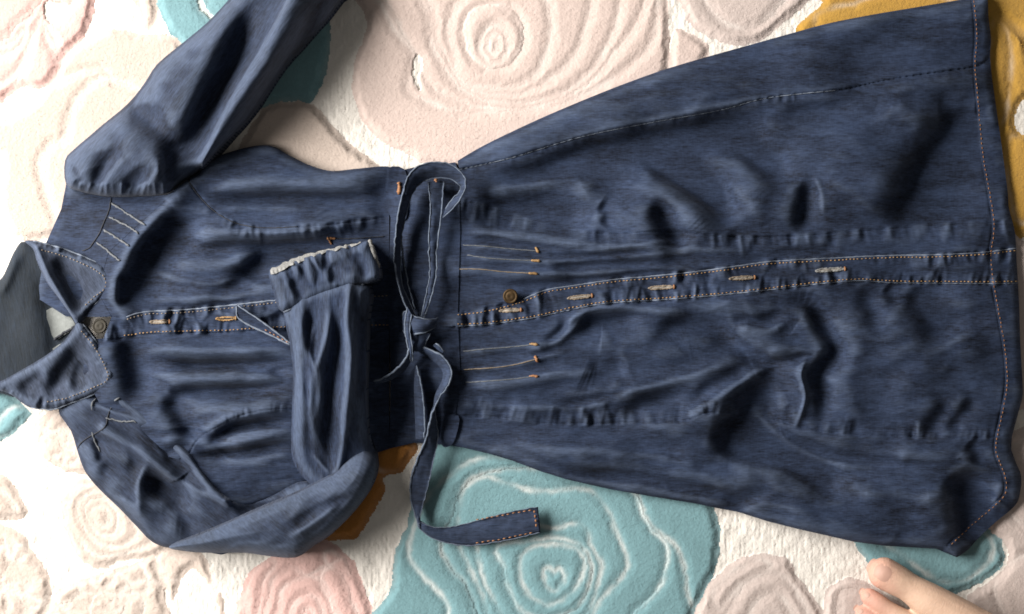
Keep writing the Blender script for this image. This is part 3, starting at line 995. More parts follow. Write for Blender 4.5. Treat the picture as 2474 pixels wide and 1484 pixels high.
B.ridge([(1240, 1070), (1400, 1090), (1560, 1100), (1700, 1130)], 4, 20)
B.ridge([(2050, 1180), (2180, 1200), (2290, 1190)], 5, 26)
B.ridge([(2120, 250), (2240, 300), (2300, 300)], 4, 40)
# lower side panel
B.ridge([(1830, 1000), (1870, 1042), (1930, 1085), (2010, 1118), (2100, 1130)], 6, 14, 18, wear=0.15)
B.dark([(1700, 1075), (1790, 1100), (1880, 1120), (1960, 1165), (2040, 1220)], 22, 38)
B.dark([(1860, 1020), (1930, 1065), (2040, 1100), (2200, 1120), (2330, 1140)], 5, 18)
B.dark([(2290, 1140), (2315, 1200), (2330, 1270), (2340, 1320)], 22, 36)
B.ridge([(2420, 1160), (2400, 1230), (2360, 1290)], 3.5, 18)
B.dark([(2330, 1075), (2350, 1100), (2345, 1125)], 5, 18)
B.dark([(1250, 1105), (1400, 1133), (1560, 1150), (1760, 1190), (1900, 1225)], 5, 15)
B.ridge([(1300, 1150), (1450, 1168), (1620, 1195), (1850, 1240)], 2, 14)
B.dark([(1480, 1070), (1600, 1080), (1680, 1100)], 3.5, 26)
B.dark([(1130, 960), (1190, 975), (1260, 960)], 4, 26)

# bodice folds
B.ridge([(303, 762), (280, 711), (309, 620), (354, 556), (411, 490), (452, 447)], 9.0, 26, 34, taper=False)
B.dark([(325, 750), (330, 670), (368, 600), (425, 545), (505, 510)], 16, 40)
B.dark([(440, 592), (560, 590), (700, 584), (820, 570)], 13, 17)
B.ridge([(470, 560), (600, 563), (720, 562), (900, 545)], 3.5, 14)
B.dark([(515, 710), (590, 655), (650, 612), (740, 596), (880, 580)], 13, 26)
B.ridge([(400, 650), (520, 640), (620, 615)], 3.5, 26)
B.ridge([(430, 735), (560, 720), (660, 690)], 3, 18)
B.dark([(490, 470), (600, 472), (700, 470), (800, 472), (920, 480)], 14, 18)
B.dark([(490, 440), (560, 410), (660, 400)], 2.5, 14)
B.ridge([(520, 505), (620, 500), (760, 505)], 3, 14)
B.dark([(500, 700), (560, 706), (640, 690)], 2.5, 14)
B.dark([(330, 740), (450, 737), (560, 730), (660, 708)], 3.5, 10)
B.dark([(380, 870), (480, 876), (600, 872), (710, 868)], 14, 15)
B.ridge([(350, 845), (450, 850), (600, 850), (700, 845)], 2.5, 14)
B.dark([(400, 936), (520, 936), (640, 930), (700, 925)], 14, 14)
B.ridge([(380, 905), (500, 908), (640, 900)], 3, 13)
B.dark([(385, 950), (425, 1010), (470, 1075)], 10, 26)
B.dark([(490, 1075), (557, 1031), (625, 1016), (707, 1010)], 14, 14)
B.ridge([(455, 1000), (560, 985), (700, 970)], 3, 20)
B.dark([(469, 1096), (575, 1088), (642, 1074), (712, 1070)], 12, 12)
B.ridge([(460, 1110), (580, 1108), (700, 1100)], 3.5, 12)
B.ridge([(480, 1070), (580, 1050), (700, 1040)], 3.5, 13)
B.dark([(600, 820), (660, 890), (700, 960)], 2, 20)
B.dark([(290, 800), (302, 860), (318, 930), (330, 985)], 15, 34)
B.dark([(285, 650), (292, 700), (286, 750)], 6, 16)
B.dark([(560, 890), (640, 895), (700, 890)], 5, 12)
B.ridge([(935, 470), (930, 760), (935, 1090)], -10, 55, 60, taper=False)
# low area where the sleeve shades the waist
B.ridge([(960, 480), (955, 700), (960, 1000)], 1.5, 16)

# seam grooves, puckers and pintucks
B.seam(SIDE_UP, 0.9, 3.5, pucker=0.5, pw=20, side=1, seed=3, wear=0.15, step=-1.2)
B.seam(PRIN_UP, 0.8, 2.6, pucker=1.15, pw=46, side=1, period=20, seed=4, wear=0.32)
B.seam(PRIN_LO, 0.8, 2.6, pucker=1.0, pw=44, side=-1, period=19, seed=5, wear=0.25)
BOD_SEAM = [(455, 437), (478, 470), (508, 502), (545, 528), (590, 545), (650, 551), (720, 548), (800, 542), (880, 532), (940, 522)]
B.seam(BOD_SEAM, 1.0, 2.4, pucker=1.1, pw=40, side=1, period=15, seed=6, wear=0.28)
BOD_SEAM_LO = [(455, 1100), (480, 1060), (520, 1035), (580, 1005), (640, 992), (710, 990), (850, 1000), (940, 1005)]
B.seam(BOD_SEAM_LO, 0.8, 2.4, pucker=0.6, pw=20, side=-1, period=11, seed=7, wear=0.15)
PL2_TOP = [(270, 765), (305, 766), (350, 754), (430, 750), (520, 742), (600, 733), (680, 724), (800, 715), (940, 708)]
PL2_BOT = [(250, 818), (300, 814), (360, 806), (440, 803), (540, 801), (620, 796), (700, 792), (800, 790), (940, 788)]
for (top, bot, sd) in ((PLK_TOP, PLK_BOT, 12), (PL2_TOP, PL2_BOT, 15)):
    B.seam(top, 0.3, 3, pucker=1.8, pw=36, side=1, period=17, seed=sd, wear=0.34)
    B.seam(bot, 0.3, 3, pucker=1.8, pw=36, side=-1, period=16, seed=sd + 1, wear=0.34)
B.seam(HEM_ST, 0.8, 3, pucker=0.7, pw=44, side=-1, period=30, seed=18, wear=0.14)
B.seam(HEM, 0.0, 3, pucker=0.35, pw=30, side=1, period=22, seed=19, wear=0.18)
TUCK_UP = [[(1118, 592), (1180, 596), (1240, 602), (1302, 607)], [(1128, 616), (1180, 624), (1240, 628), (1302, 630)], [(1108, 650), (1160, 651), (1220, 657), (1292, 661)]]
TUCK_LO = [[(1118, 849), (1180, 843), (1240, 838), (1296, 832)], [(1120, 893), (1190, 889), (1250, 880), (1302, 866)], [(1125, 924), (1180, 921), (1240, 916), (1302, 908)]]
for t in TUCK_UP + TUCK_LO:
    B.ridge(t + [(t[-1][0] + 70, t[-1][1] + 1.4 * (t[-1][1] - t[-2][1]))], 3.6, 5, 13, taper=True)
B.settle(8.5)
B.wear = np.clip(B.wear, 0, 1)


def between(a, b, rev=True):
    return list(a) + list(b)[::-1]


def cut(line, x0, x1, n=6):
    L = smooth_line(line, False, n)
    m = (L[:, 0] > x0) & (L[:, 0] < x1)
    return [tuple(p) for p in L[m]]


# bodice pieces (tops of the front, side and yoke)
P_ = dict(smooth=False)
bs = cut(BOD_SEAM, 455, 942)
bsl = cut(BOD_SEAM_LO, 455, 942)
bt = cut(BOD_TOP, 455, 945)
pt2, pb2 = cut(PL2_TOP, 269, 945), cut(PL2_BOT, 249, 945)
ARM_UP = [(455, 434), (425, 455), (405, 470), (340, 474), (262, 474), (195, 462), (160, 444)]
patch("side_panel", B, bt + bs[::-1], M_DENIM, coat, zfloor=2, **P_)
patch("front_panel", B, [(455, 436)] + bs + pt2[::-1] + [(240, 765), (225, 700), (262, 600), (330, 540), (400, 478)], M_DENIM, coat, wall=5, lift=-.3, **P_)
patch("yoke", B, ARM_UP + [(148, 505), (110, 590), (60, 640), (90, 720), (160, 765), (270, 766)] + [(235, 705), (262, 610), (330, 546), (400, 484)], M_DENIM, coat, zfloor=2, **P_)
patch("button_placket", B, pt2 + pb2[::-1], M_DENIM, coat, wall=3, lift=1.2, **P_)
patch("front_panel", B, pb2 + bsl[::-1] + [(430, 1110), (350, 1090), (260, 1010), (200, 900), (210, 820)], M_DENIM, coat, wall=5, lift=-.3, **P_)
bb = [(942, 1084), (905, 1096), (820, 1150), (745, 1168), (640, 1212), (560, 1225), (480, 1180), (452, 1110)]
patch("side_panel", B, bsl + bb, M_DENIM, coat, zfloor=2, **P_)
# waistband
patch("waistband", B, cut(BOD_TOP, 941, 1101) + [(1108, 420), (1112, 560), (1106, 760), (1112, 900), (1100, 1005), (1090, 1076), (1000, 1070), (941, 1084), (944, 900), (938, 700), (944, 520)], M_DENIM, coat, zfloor=2, lift=.9, **P_)
# skirt pieces
su = cut(SIDE_UP, 1109, 2394)
pu = cut(PRIN_UP, 1109, 2440)
kt, kb = cut(PLK_TOP, 1104, 2456), cut(PLK_BOT, 1104, 2459)
pl = cut(PRIN_LO, 1099, 2444)
H_ = lambda a, b: [p for p in HEM if a < p[1] < b]
patch("skirt_side_panel", B, cut(SKIRT_TOP, 1101, 2386) + H_(-20, 130) + su[::-1], M_DENIM, coat, zfloor=2, **P_)
patch("skirt_front_panel", B, su + H_(135, 535) + pu[::-1], M_DENIM, coat, zfloor=2, **P_)
patch("skirt_front_panel", B, pu + H_(536, 600) + kt[::-1], M_DENIM, coat, wall=4, lift=-.2, **P_)
patch("skirt_placket", B, kt + H_(602, 683) + kb[::-1], M_DENIM, coat, wall=3, lift=1.2, **P_)
patch("skirt_front_panel", B, kb + H_(685, 1053) + pl[::-1], M_DENIM, coat, wall=4, lift=-.2, **P_)
patch("skirt_side_panel", B, pl + [p for p in HEM if p[1] > 1055] + SKIRT_BOT[1:], M_DENIM, coat, zfloor=2, **P_)
# hem band lies on the panels
hem_out = [p for p in smooth_line(HEM, False, 4)]
patch("hem", B, [tuple(p) for p in smooth_line(HEM_ST, False, 4)] + [tuple(p) for p in hem_out[::-1]], M_DENIM, coat, wall=4, lift=0.9, smooth=False)

# stitching
stitches("topstitching", PLK_TOP, B, M_GOLD, coat, offset=5, lift=1.5)
stitches("topstitching", PLK_BOT, B, M_GOLD, coat, offset=-4, lift=1.5, seed=3)
stitches("topstitching", PL2_TOP[1:], B, M_PALETHREAD, coat, offset=6, lift=1.5, seed=4)
stitches("topstitching", PL2_BOT[1:], B, M_GOLD, coat, offset=-3, lift=1.5, seed=5)
stitches("topstitching", HEM_ST, B, M_ORANGE, coat, offset=-4, lift=1.1, pitch=11, r=0.45, seed=6)
tube("placket_edge", PL2_TOP[1:7], 0.75, M_EDGE, coat, F=B, lift=1.3, wobble=.3)
tube("placket_edge", PLK_TOP[2:], 0.55, M_EDGE, coat, F=B, lift=0.9, wobble=.3)
tube("placket_edge", PLK_BOT[:], 0.55, M_EDGE, coat, F=B, lift=0.7, wobble=.3)
tube("seam", SIDE_UP[:7], 0.45, M_EDGE, coat, F=B, lift=-.1, wobble=.2)
tube("seam", BOD_SEAM[:7], 0.55, M_DARKTHREAD, coat, F=B, lift=.2, wobble=.3)
tube("seam", [(195, 463), (262, 475), (340, 474), (405, 470)], 0.55, M_DARKTHREAD, coat, F=B, lift=.3)
tube("seam", [(268, 478), (264, 505), (250, 540), (238, 568), (214, 600), (198, 606)], 0.7, M_DARKTHREAD, coat, F=B, lift=.3, wobble=.5)
for i, t in enumerate(TUCK_UP + TUCK_LO):
    o = tube("pintuck", t, 0.5, [M_GREYTHREAD, M_GREYTHREAD, M_PALETHREAD, M_GREYTHREAD, M_PALETHREAD, M_GREYTHREAD][i], coat, F=B, lift=.2, wobble=.3)
for i, (x, y, a) in enumerate([(1297, 604, 1.2), (1294, 630, .1), (1288, 661, .1), (1290, 832, .2), (1296, 868, 1.2), (1290, 909, .05), (800, 576, .05), (798, 584, 1.2)]):
    dx, dy = math.cos(a) * 11, math.sin(a) * 8
    tube("bar_tack", [(x - dx, y - dy), (x, y), (x + dx, y + dy)], 1.3, M_ORANGE if i > 3 else M_GOLD, coat, F=B, lift=.6, wobble=.6, step=3, seed=i)
tube("pintuck", [(800, 577), (860, 576), (930, 571)], 0.45, M_DARKTHREAD, coat, F=B, lift=.6, wobble=.3)
SH = [[(268, 491), (295, 508), (325, 528), (352, 544)], [(264, 525), (290, 538), (318, 552), (334, 566)], [(250, 556), (275, 570), (298, 585), (312, 596)], [(233, 587), (250, 598), (270, 615), (290, 630)]]
for i, t in enumerate(SH):
    tube("shoulder_tuck", t, 0.95, M_GREYTHREAD, coat, F=B, lift=.6, wobble=.8, step=4, seed=30 + i)


# buttonholes and buttons
def buttonhole(x, y, ang, L, worn):
    c, s = math.cos(ang), math.sin(ang)
    root = None
    for k, (o, r) in enumerate(((-3.4, 1.0), (3.4, 1.0))):
        pts = [(x + c * t - s * o * (1 - (t / L) ** 4), y + s * t + c * o * (1 - (t / L) ** 4)) for t in np.linspace(-L, L, 7)]
        t_ = tube("buttonhole" if k == 0 else "thread_edge", pts, 0.85, worn, coat if k == 0 else root, F=B, lift=2.0, wobble=.5, step=2.5, seed=int(x) + k)
        root = root or t_
    tube("slit", [(x - c * L * .8, y - s * L * .8), (x, y), (x + c * L * .8, y + s * L * .8)], 0.8, M_DARKTHREAD if worn is M_GOLD else M_SLIT, root, F=B, lift=1.7, step=4)
    tube("bar_tack", [(x + c * L - s * 5, y + s * L + c * 5), (x + c * (L + 1), y + s * (L + 1)), (x + c * L + s * 5, y + s * L - c * 5)], 1.2, M_ORANGE if worn is not M_GOLD else M_GOLD, root, F=B, lift=2.0, step=3)


for (x, y, a, L, mt) in ((385, 778, -.03, 24, M_PALETHREAD), (545, 770, -.04, 24, M_GOLD), (1232, 750, -.05, 26, M_PALETHREAD), (1400, 718, -.12, 30, M_PALETHREAD),
                         (1597, 695, -.06, 31, M_PALETHREAD), (1792, 672, -.06, 31, M_PALETHREAD), (2005, 652, -.07, 36, M_FRAY)):
    buttonhole(x, y, a, L, mt)


def lathe(name, x, y, z, prof, mat, parent, tilt=(0, 0), seg=28):
    C = place(x, y, z)
    V, Fq = [], []
    for (r, h) in prof:
        for k in range(seg):
            a = k / seg * 6.2832
            px, py = math.cos(a) * r * .001, math.sin(a) * r * .001
            V.append((C[0] + px, C[1] + py, C[2] + h * .001 + px * tilt[0] + py * tilt[1]))
    for j in range(len(prof) - 1):
        for k in range(seg):
            Fq.append((j * seg + k, j * seg + (k + 1) % seg, (j + 1) * seg + (k + 1) % seg, (j + 1) * seg + k))
    return mesh_obj(name, np.array(V), [np.array(Fq)], mat, parent)


BTN = [(3.0, -3), (3.2, -.5), (8.2, -.2), (8.6, .6), (8.2, 1.5), (7.2, 1.9), (6.4, 1.5), (5.6, 1.3), (4.6, 1.7), (3.2, 2.0), (1.6, 1.7), (0.01, 1.6)]
lathe("button", 1233, 716, B.sample(1233, 716) + 3.6, [(r_ * .84, h_) for r_, h_ in BTN], M_BRASS, coat, tilt=(.08, .12))
lathe("button", 241, 788, B.sample(241, 788) + 2.6, [(r_ * .84, h_) for r_, h_ in BTN], M_BRASS_SHADE, coat, tilt=(.1, -.1))

# upper sleeve -------------------------------------------------------------
SL = [(160, 446), (157, 388), (180, 360), (215, 330), (250, 300), (310, 250), (350, 200), (380, 155), (440, 105), (500, 55), (552, 0), (600, -55), (870, -55), (826, 0), (790, 50), (740, 110),
      (690, 165), (640, 240), (600, 292), (545, 345), (495, 398), (458, 432), (425, 455), (405, 470), (340, 474), (262, 475), (195, 463)]
U = Field(130, -70, 900, 500, 13.0)
U.dome(SL, 22, 50, n=3)
U.dome(SL, 16, 130, n=3)
U.wrinkle(1.4, 120, 45, 61, rot=-0.9)
U.ridge([(722, -40), (672, 60), (608, 170), (556, 262), (492, 392)], 19, 60, 17, taper=False)
U.crumple(3, 110, 70, 63)
U.dark([(790, -40), (735, 80), (665, 180), (600, 270), (520, 370)], 12, 26)
U.dark([(620, -30), (556, 120), (496, 240), (448, 350), (432, 425)], 20, 32)
U.dark([(270, 280), (340, 300), (395, 350), (425, 420)], 18, 36)
U.ridge([(340, 215), (400, 260), (430, 320)], 4, 36)
U.ridge([(250, 460), (268, 420), (300, 380)], 4, 16)
U.ridge([(345, 465), (380, 420), (385, 380)], 5, 16)
U.dark([(215, 455), (235, 420), (260, 380), (300, 350)], 5, 18)
U.dark([(290, 465), (320, 425), (360, 400)], 5, 18)
U.dark([(165, 395), (180, 430), (195, 455)], 5, 12)
U.dark([(410, 360), (405, 410), (415, 455)], 6, 18)
for i, x in enumerate(range(190, 420, 17)):
    U.ridge([(x, 474), (x + 6 + 10 * math.sin(i), 440)], 1.8 + math.sin(i * 2.3), 5)
U.settle(10)
patch("sleeve", U, SL, M_DENIM_SLEEVE, coat, zfloor=2, n=3)
tube("seam", [(458, 430), (425, 453), (405, 468), (340, 472)], .5, M_DARKTHREAD, coat, F=B, lift=2.5)

# lower sleeve: upper arm -----------------------------------------------------
UA = [(140, 985), (172, 1042), (190, 1100), (207, 1142), (240, 1182), (290, 1230), (330, 1272), (370, 1311), (420, 1326), (500, 1334), (560, 1334), (700, 1250), (760, 1180), (720, 1165), (640, 1206),
      (560, 1212), (510, 1165), (462, 1096), (400, 1040), (350, 985), (285, 945), (200, 940)]
A = Field(100, 920, 800, 1370, 8.0)
A.dome(UA, 15, 50, n=3)
A.wrinkle(1.3, 90, 45, 71, rot=0.6)
A.crumple(6, 110, 60, 73, rot=0.6)
A.ridge([(285, 965), (370, 1022), (420, 1066), (455, 1100), (495, 1160), (545, 1204)], 8, 18, 20, taper=False)
A.ridge([(250, 1036), (320, 1078), (362, 1106), (430, 1160), (490, 1190), (552, 1212)], 8, 15, 16, taper=False)
A.ridge([(358, 1108), (338, 1160), (335, 1215), (345, 1250)], 4.5, 18, 12)
A.dark([(375, 1125), (372, 1180), (410, 1215), (470, 1225)], 14, 30)
A.dark([(400, 1150), (450, 1185), (500, 1207)], 4, 12)
A.dark([(330, 1020), (390, 1075), (430, 1120)], 4, 14)
A.dark([(240, 1110), (300, 1130), (340, 1120)], 4, 18)
A.dark([(220, 1060), (235, 1090), (238, 1125)], 3.5, 10)
A.dark([(350, 1222), (430, 1245), (520, 1260)], 3, 18)
A.ridge([(280, 1190), (340, 1230), (420, 1240)], 3, 26)
A.dark([(470, 1110), (540, 1160), (605, 1200)], 5, 16)
A.dark([(560, 1235), (640, 1215), (700, 1190)], 6, 16)
A.settle(11)
patch("sleeve", A, UA, M_DENIM_LOW, coat, zfloor=2, n=3)
tube("seam", [(280, 962), (262, 1000), (255, 1030), (235, 1045), (205, 1062), (186, 1085)], .6, M_DARKTHREAD, coat, F=A, lift=.3, wobble=.6)
tube("shoulder_tuck", [(255, 1010), (290, 1018), (322, 1018), (330, 1022)], .8, M_GREYTHREAD, coat, F=A, lift=.4, wobble=.6, step=4)
tube("shoulder_tuck", [(222, 1045), (230, 1068), (242, 1092)], .8, M_GREYTHREAD, coat, F=A, lift=.4, wobble=.6, step=4)
tube("shoulder_tuck", [(232, 962), (222, 976), (222, 992)], .8, M_GREYTHREAD, coat, F=A, lift=1.4, wobble=.6, step=4)
tube("shoulder_tuck", [(300, 956), (278, 968), (268, 985)], .9, M_GREYTHREAD, coat, F=A, lift=1.4, wobble=.6, step=4)

# forearm lying across the waist ------------------------------------------------
FA = [(690, 728), (700, 830), (708, 900), (705, 1000), (704, 1090), (716, 1132), (748, 1168), (790, 1190), (850, 1180), (902, 1130), (908, 1100), (893, 1060), (884, 980), (886, 880), (888, 780), (892, 690), (800, 680)]
G = Field(560, 560, 960, 1380, 44.0)
G.dome(FA, 16, 38, n=3)
G.wrinkle(1.2, 40, 140, 81)
G.crumple(4, 36, 200, 83)
G.ridge([(845, 690), (838, 780), (846, 860), (838, 960), (828, 1080), (815, 1140)], 7, 14, 16, taper=False)
G.ridge([(722, 830), (728, 930), (728, 1040), (735, 1120)], 3, 14)
G.ridge([(800, 720), (792, 800), (762, 900), (752, 1000), (760, 1090)], 5, 14)
G.dark([(745, 740), (742, 800), (752, 870)], 6, 11)
G.dark([(815, 740), (806, 830), (792, 930), (786, 1040), (800, 1110)], 8, 15)
G.dark([(735, 900), (742, 980), (746, 1080)], 3, 9)
G.ridge([(760, 780), (750, 850), (765, 900)], 3.5, 8)
G.dark([(870, 700), (868, 850), (866, 1000)], 4, 12)
G.ridge([(752, 1095), (780, 1125), (800, 1150)], 3, 7)
q_ = np.clip((G.Y - 960) / 170, 0, 1)
G.Z -= 30 * q_ * q_ * (3 - 2 * q_)
G.settle(20)
patch("sleeve", G, FA, M_DENIM_ARM, coat, zfloor=10, n=3)
# elbow: the turned under side of the folded sleeve
EB = [(818, 1132), (760, 1166), (700, 1196), (630, 1226), (560, 1256), (480, 1290), (408, 1320), (440, 1331), (500, 1336), (590, 1336), (650, 1344), (716, 1347), (760, 1318), (802, 1290), (860, 1232), (900, 1172),
      (912, 1110), (900, 1060), (878, 1040), (850, 1080)]
E = Field(380, 1010, 950, 1380, 28.0)
E.dome(EB, 14, 30, n=3)
E.dome(EB, 18, 90, n=3)
E.wrinkle(1.0, 120, 40, 91, rot=-0.45)
E.crumple(4, 160, 50, 93, rot=-0.45)
E.ridge([(700, 1300), (760, 1262), (820, 1215)], 4, 14)
E.dark([(690, 1275), (760, 1235), (840, 1180)], 4, 14)
E.ridge([(430, 1316), (560, 1262), (700, 1203), (800, 1150)], 3, 8, 12)
q_ = np.clip((1150 - E.Y) / 100, 0, 1) * np.clip((E.X - 780) / 60, 0, 1)
E.Z -= 36 * q_ * q_ * (3 - 2 * q_)
E.settle(14)
patch("sleeve", E, EB, M_DENIM_LOW, coat, zfloor=2, n=3)
# cuff
CU = [(651, 652), (700, 632), (760, 612), (830, 596), (868, 588), (890, 582), (903, 610), (915, 650), (910, 678), (850, 692), (800, 707), (740, 731), (682, 754), (660, 705)]
K = Field(620, 560, 940, 780, 52.0)
K.dome(CU, 9, 26, n=3)
K.seam([(651, 660), (760, 620), (890, 586)], 0, 3, pucker=1.5, pw=60, side=1, period=15, seed=44, wear=0.35)
K.seam([(684, 746), (800, 700), (905, 668)], 0, 3, pucker=1.2, pw=50, side=-1, period=21, seed=45, wear=0.25)
K.dark([(700, 670), (712, 700), (725, 730)], 4, 9)
K.dark([(790, 640), (800, 660), (800, 690)], 4, 9)
K.dark([(850, 610), (870, 640), (880, 680)], 3, 12)
K.settle(40)
cuff = patch("cuff", K, CU, M_DENIM_ARM, coat, zfloor=14, n=4, lift=1)
# frayed white lip of the cuff, bunched in small tufts
top_l = resample(smooth_line([(652, 651), (700, 630), (760, 610), (800, 601), (850, 590), (870, 586)], False, 8), 7)
bot_l = resample(smooth_line([(654, 665), (700, 643), (760, 619), (800, 607), (850, 594), (872, 589)], False, 8), 12)
jag = [(x + random.uniform(-1.5, 1.5), y + random.uniform(-3.2, 2.2)) for x, y in top_l]
jag2 = [(x, y + random.uniform(-3, 3)) for x, y in bot_l]
KF = Field(620, 560, 940, 780, 0)
KF.Z[:] = K.Z
KF.seam([(651, 662), (760, 620), (872, 590)], 0, 3, pucker=2.2, pw=40, side=1, period=9, seed=46, wear=0)
patch("frayed_edge", KF, jag + jag2[::-1], M_FRAY, cuff, wall=4, lift=1.8, smooth=False)
tube("cuff_edge", [(684, 754), (740, 732), (800, 708), (850, 693), (880, 686)], 1.1, M_EDGE, cuff, F=K, lift=1.2, wobble=.5, step=4)
tube("thread_end", [(892, 580, 54), (898, 598, 56), (905, 622, 55), (915, 648, 50)], 2.4, M_FRAY, cuff, wobble=.8, step=4)
# fabric tab that sticks out under the cuff
TB = Field(550, 720, 730, 850, 27)
TB.ridge([(575, 752), (640, 785), (705, 830)], 5, 14, taper=False)
tab = patch("tab", TB, [(571, 738), (580, 740), (625, 772), (672, 808), (706, 832), (695, 836), (650, 810), (600, 785), (574, 768)], M_DENIM, coat, wall=5, n=3, lift=3)
tube("tab_edge", [(571, 738), (572, 752), (575, 767), (600, 785), (650, 808), (702, 834)], .9, M_EDGE, tab, F=TB, lift=3.2, wobble=.4)
tube("tab_edge", [(574, 738), (625, 772), (672, 806), (705, 832)], .8, M_EDGE, tab, F=TB, lift=3.2, wobble=.4)
stitches("topstitching", [(640, 797), (700, 830)], TB, M_ORANGE, tab, lift=3.6, pitch=12)

# collar -------------------------------------------------------------------------
CB = [(60, 584), (36, 606), (20, 640), (4, 672), (-30, 700), (-60, 760), (-60, 930), (0, 950), (60, 960), (130, 920), (190, 800), (185, 740), (120, 620)]
N = Field(-80, 560, 300, 1010, 9.0)
N.dome(CB, 8, 26, n=3)
N.wrinkle(1.4, 60, 90, 95)
N.dark([(90, 640), (110, 740), (125, 830), (90, 900)], 5, 30)
N.ridge([(40, 610), (20, 670), (0, 720)], 4, 16)
patch("collar_stand", N, CB, M_REVERSE, coat, zfloor=2, n=4)
patch("lining", N, [(112, 750), (150, 744), (184, 788), (160, 806), (132, 821), (120, 790)], M_LINING, coat, wall=2, lift=2.2, n=2)
patch("lining", N, [(127, 842), (160, 824), (184, 800), (172, 828), (140, 862)], M_LINING, coat, wall=2, lift=2.4, n=2)
tube("seam", [(130, 822), (150, 808), (183, 789)], 1.4, M_DARKTHREAD, coat, F=N, lift=2.6, wobble=.8, step=4)
CUP = [(60, 583), (87, 582), (111, 590), (160, 604), (213, 625), (252, 645), (266, 663), (271, 688), (260, 710), (233, 732), (213, 751), (196, 778), (184, 784), (170, 760), (143, 722), (117, 688), (99, 655), (88, 628), (80, 602)]
CLO = [(190, 776), (213, 797), (240, 835), (260, 868), (274, 894), (276, 914), (267, 932), (217, 958), (160, 979), (127, 990), (76, 986), (48, 970), (20, 950), (-40, 935), (-40, 930), (0, 922), (57, 891), (100, 866), (130, 845), (158, 820), (180, 788)]
C1 = Field(30, 560, 300, 810, 22.0)
C1.dome(CUP, 7, 16, n=3)
C1.wrinkle(1.2, 40, 60, 97)
C1.dark([(125, 612), (145, 660), (170, 710), (195, 760)], 10, 20)
C1.ridge([(90, 600), (115, 660), (150, 720), (178, 768)], 4, 9, taper=False)
C1.seam([(87, 586), (160, 608), (213, 629), (250, 649), (266, 688), (233, 729), (200, 770)], .6, 2, pucker=1.2, pw=26, side=-1, period=12, seed=50, wear=.6)
C1.settle(18)
leaf1 = patch("collar_leaf", C1, CUP, M_COLLAR, coat, wall=7, n=4)
C2 = Field(-80, 760, 310, 1010, 22.0)
C2.dome(CLO, 7, 16, n=3)
C2.wrinkle(1.2, 50, 40, 98)
C2.dark([(110, 960), (135, 910), (160, 870), (190, 830)], 10, 20)
C2.dark([(185, 955), (180, 910), (205, 860)], 7, 16)
C2.dark([(40, 950), (70, 920), (110, 890)], 4, 18)
C2.seam([(196, 778), (240, 838), (270, 896), (268, 928), (217, 955), (160, 976), (76, 984), (0, 950)], .6, 2, pucker=1.2, pw=26, side=1, period=12, seed=51, wear=.6)
C2.settle(18)
leaf2 = patch("collar_leaf", C2, CLO, M_COLLAR, coat, wall=7, n=4)
tube("leaf_edge", [(80, 583), (111, 590), (160, 604), (213, 625), (252, 645), (266, 663), (270, 688), (260, 709), (233, 731), (205, 764)], .9, M_EDGE, leaf1, F=C1, lift=.2, wobble=.3)
tube("leaf_edge", [(200, 784), (240, 836), (274, 894), (275, 914), (266, 931), (217, 957), (160, 978), (127, 989), (76, 985)], .9, M_EDGE, leaf2, F=C2, lift=.2, wobble=.3)
stitches("topstitching", [(100, 604), (160, 621), (208, 641), (240, 659), (250, 668), (256, 686), (248, 702), (222, 722), (200, 744)], C1, M_PALETHREAD, leaf1, lift=.6, pitch=9, r=.5)
stitches("topstitching", [(196, 800), (226, 836), (246, 870), (258, 896), (260, 912), (252, 924), (210, 943), (160, 962), (110, 972)], C2, M_PALETHREAD, leaf2, lift=.6, pitch=9, r=.5)

# belt loops of the coat
LP = Field(900, 380, 1140, 1110, 0)
LP.Z[:] = B.sample(LP.X, LP.Y)
for poly in ([(935, 408), (978, 410), (985, 470), (980, 530), (945, 528), (932, 470)], [(1072, 1010), (1108, 1005), (1104, 1045), (1090, 1076), (1066, 1074)]):
    patch("belt_loop", LP, poly, M_DENIM, coat, wall=5, lift=3.2, n=3)
for pts, mt in (([(963, 440), (965, 455), (963, 470)], M_ORANGE), ([(1052, 432), (1056, 446), (1058, 462)], M_ORANGE)):
    tube("bar_tack", pts, 1.9, mt, coat, F=B, lift=4.5, wobble=.5, step=3)

# ================================================================== THE BELT
belt = thing("belt", "narrow denim tie belt knotted in a half bow across the coat's waist", "belt")


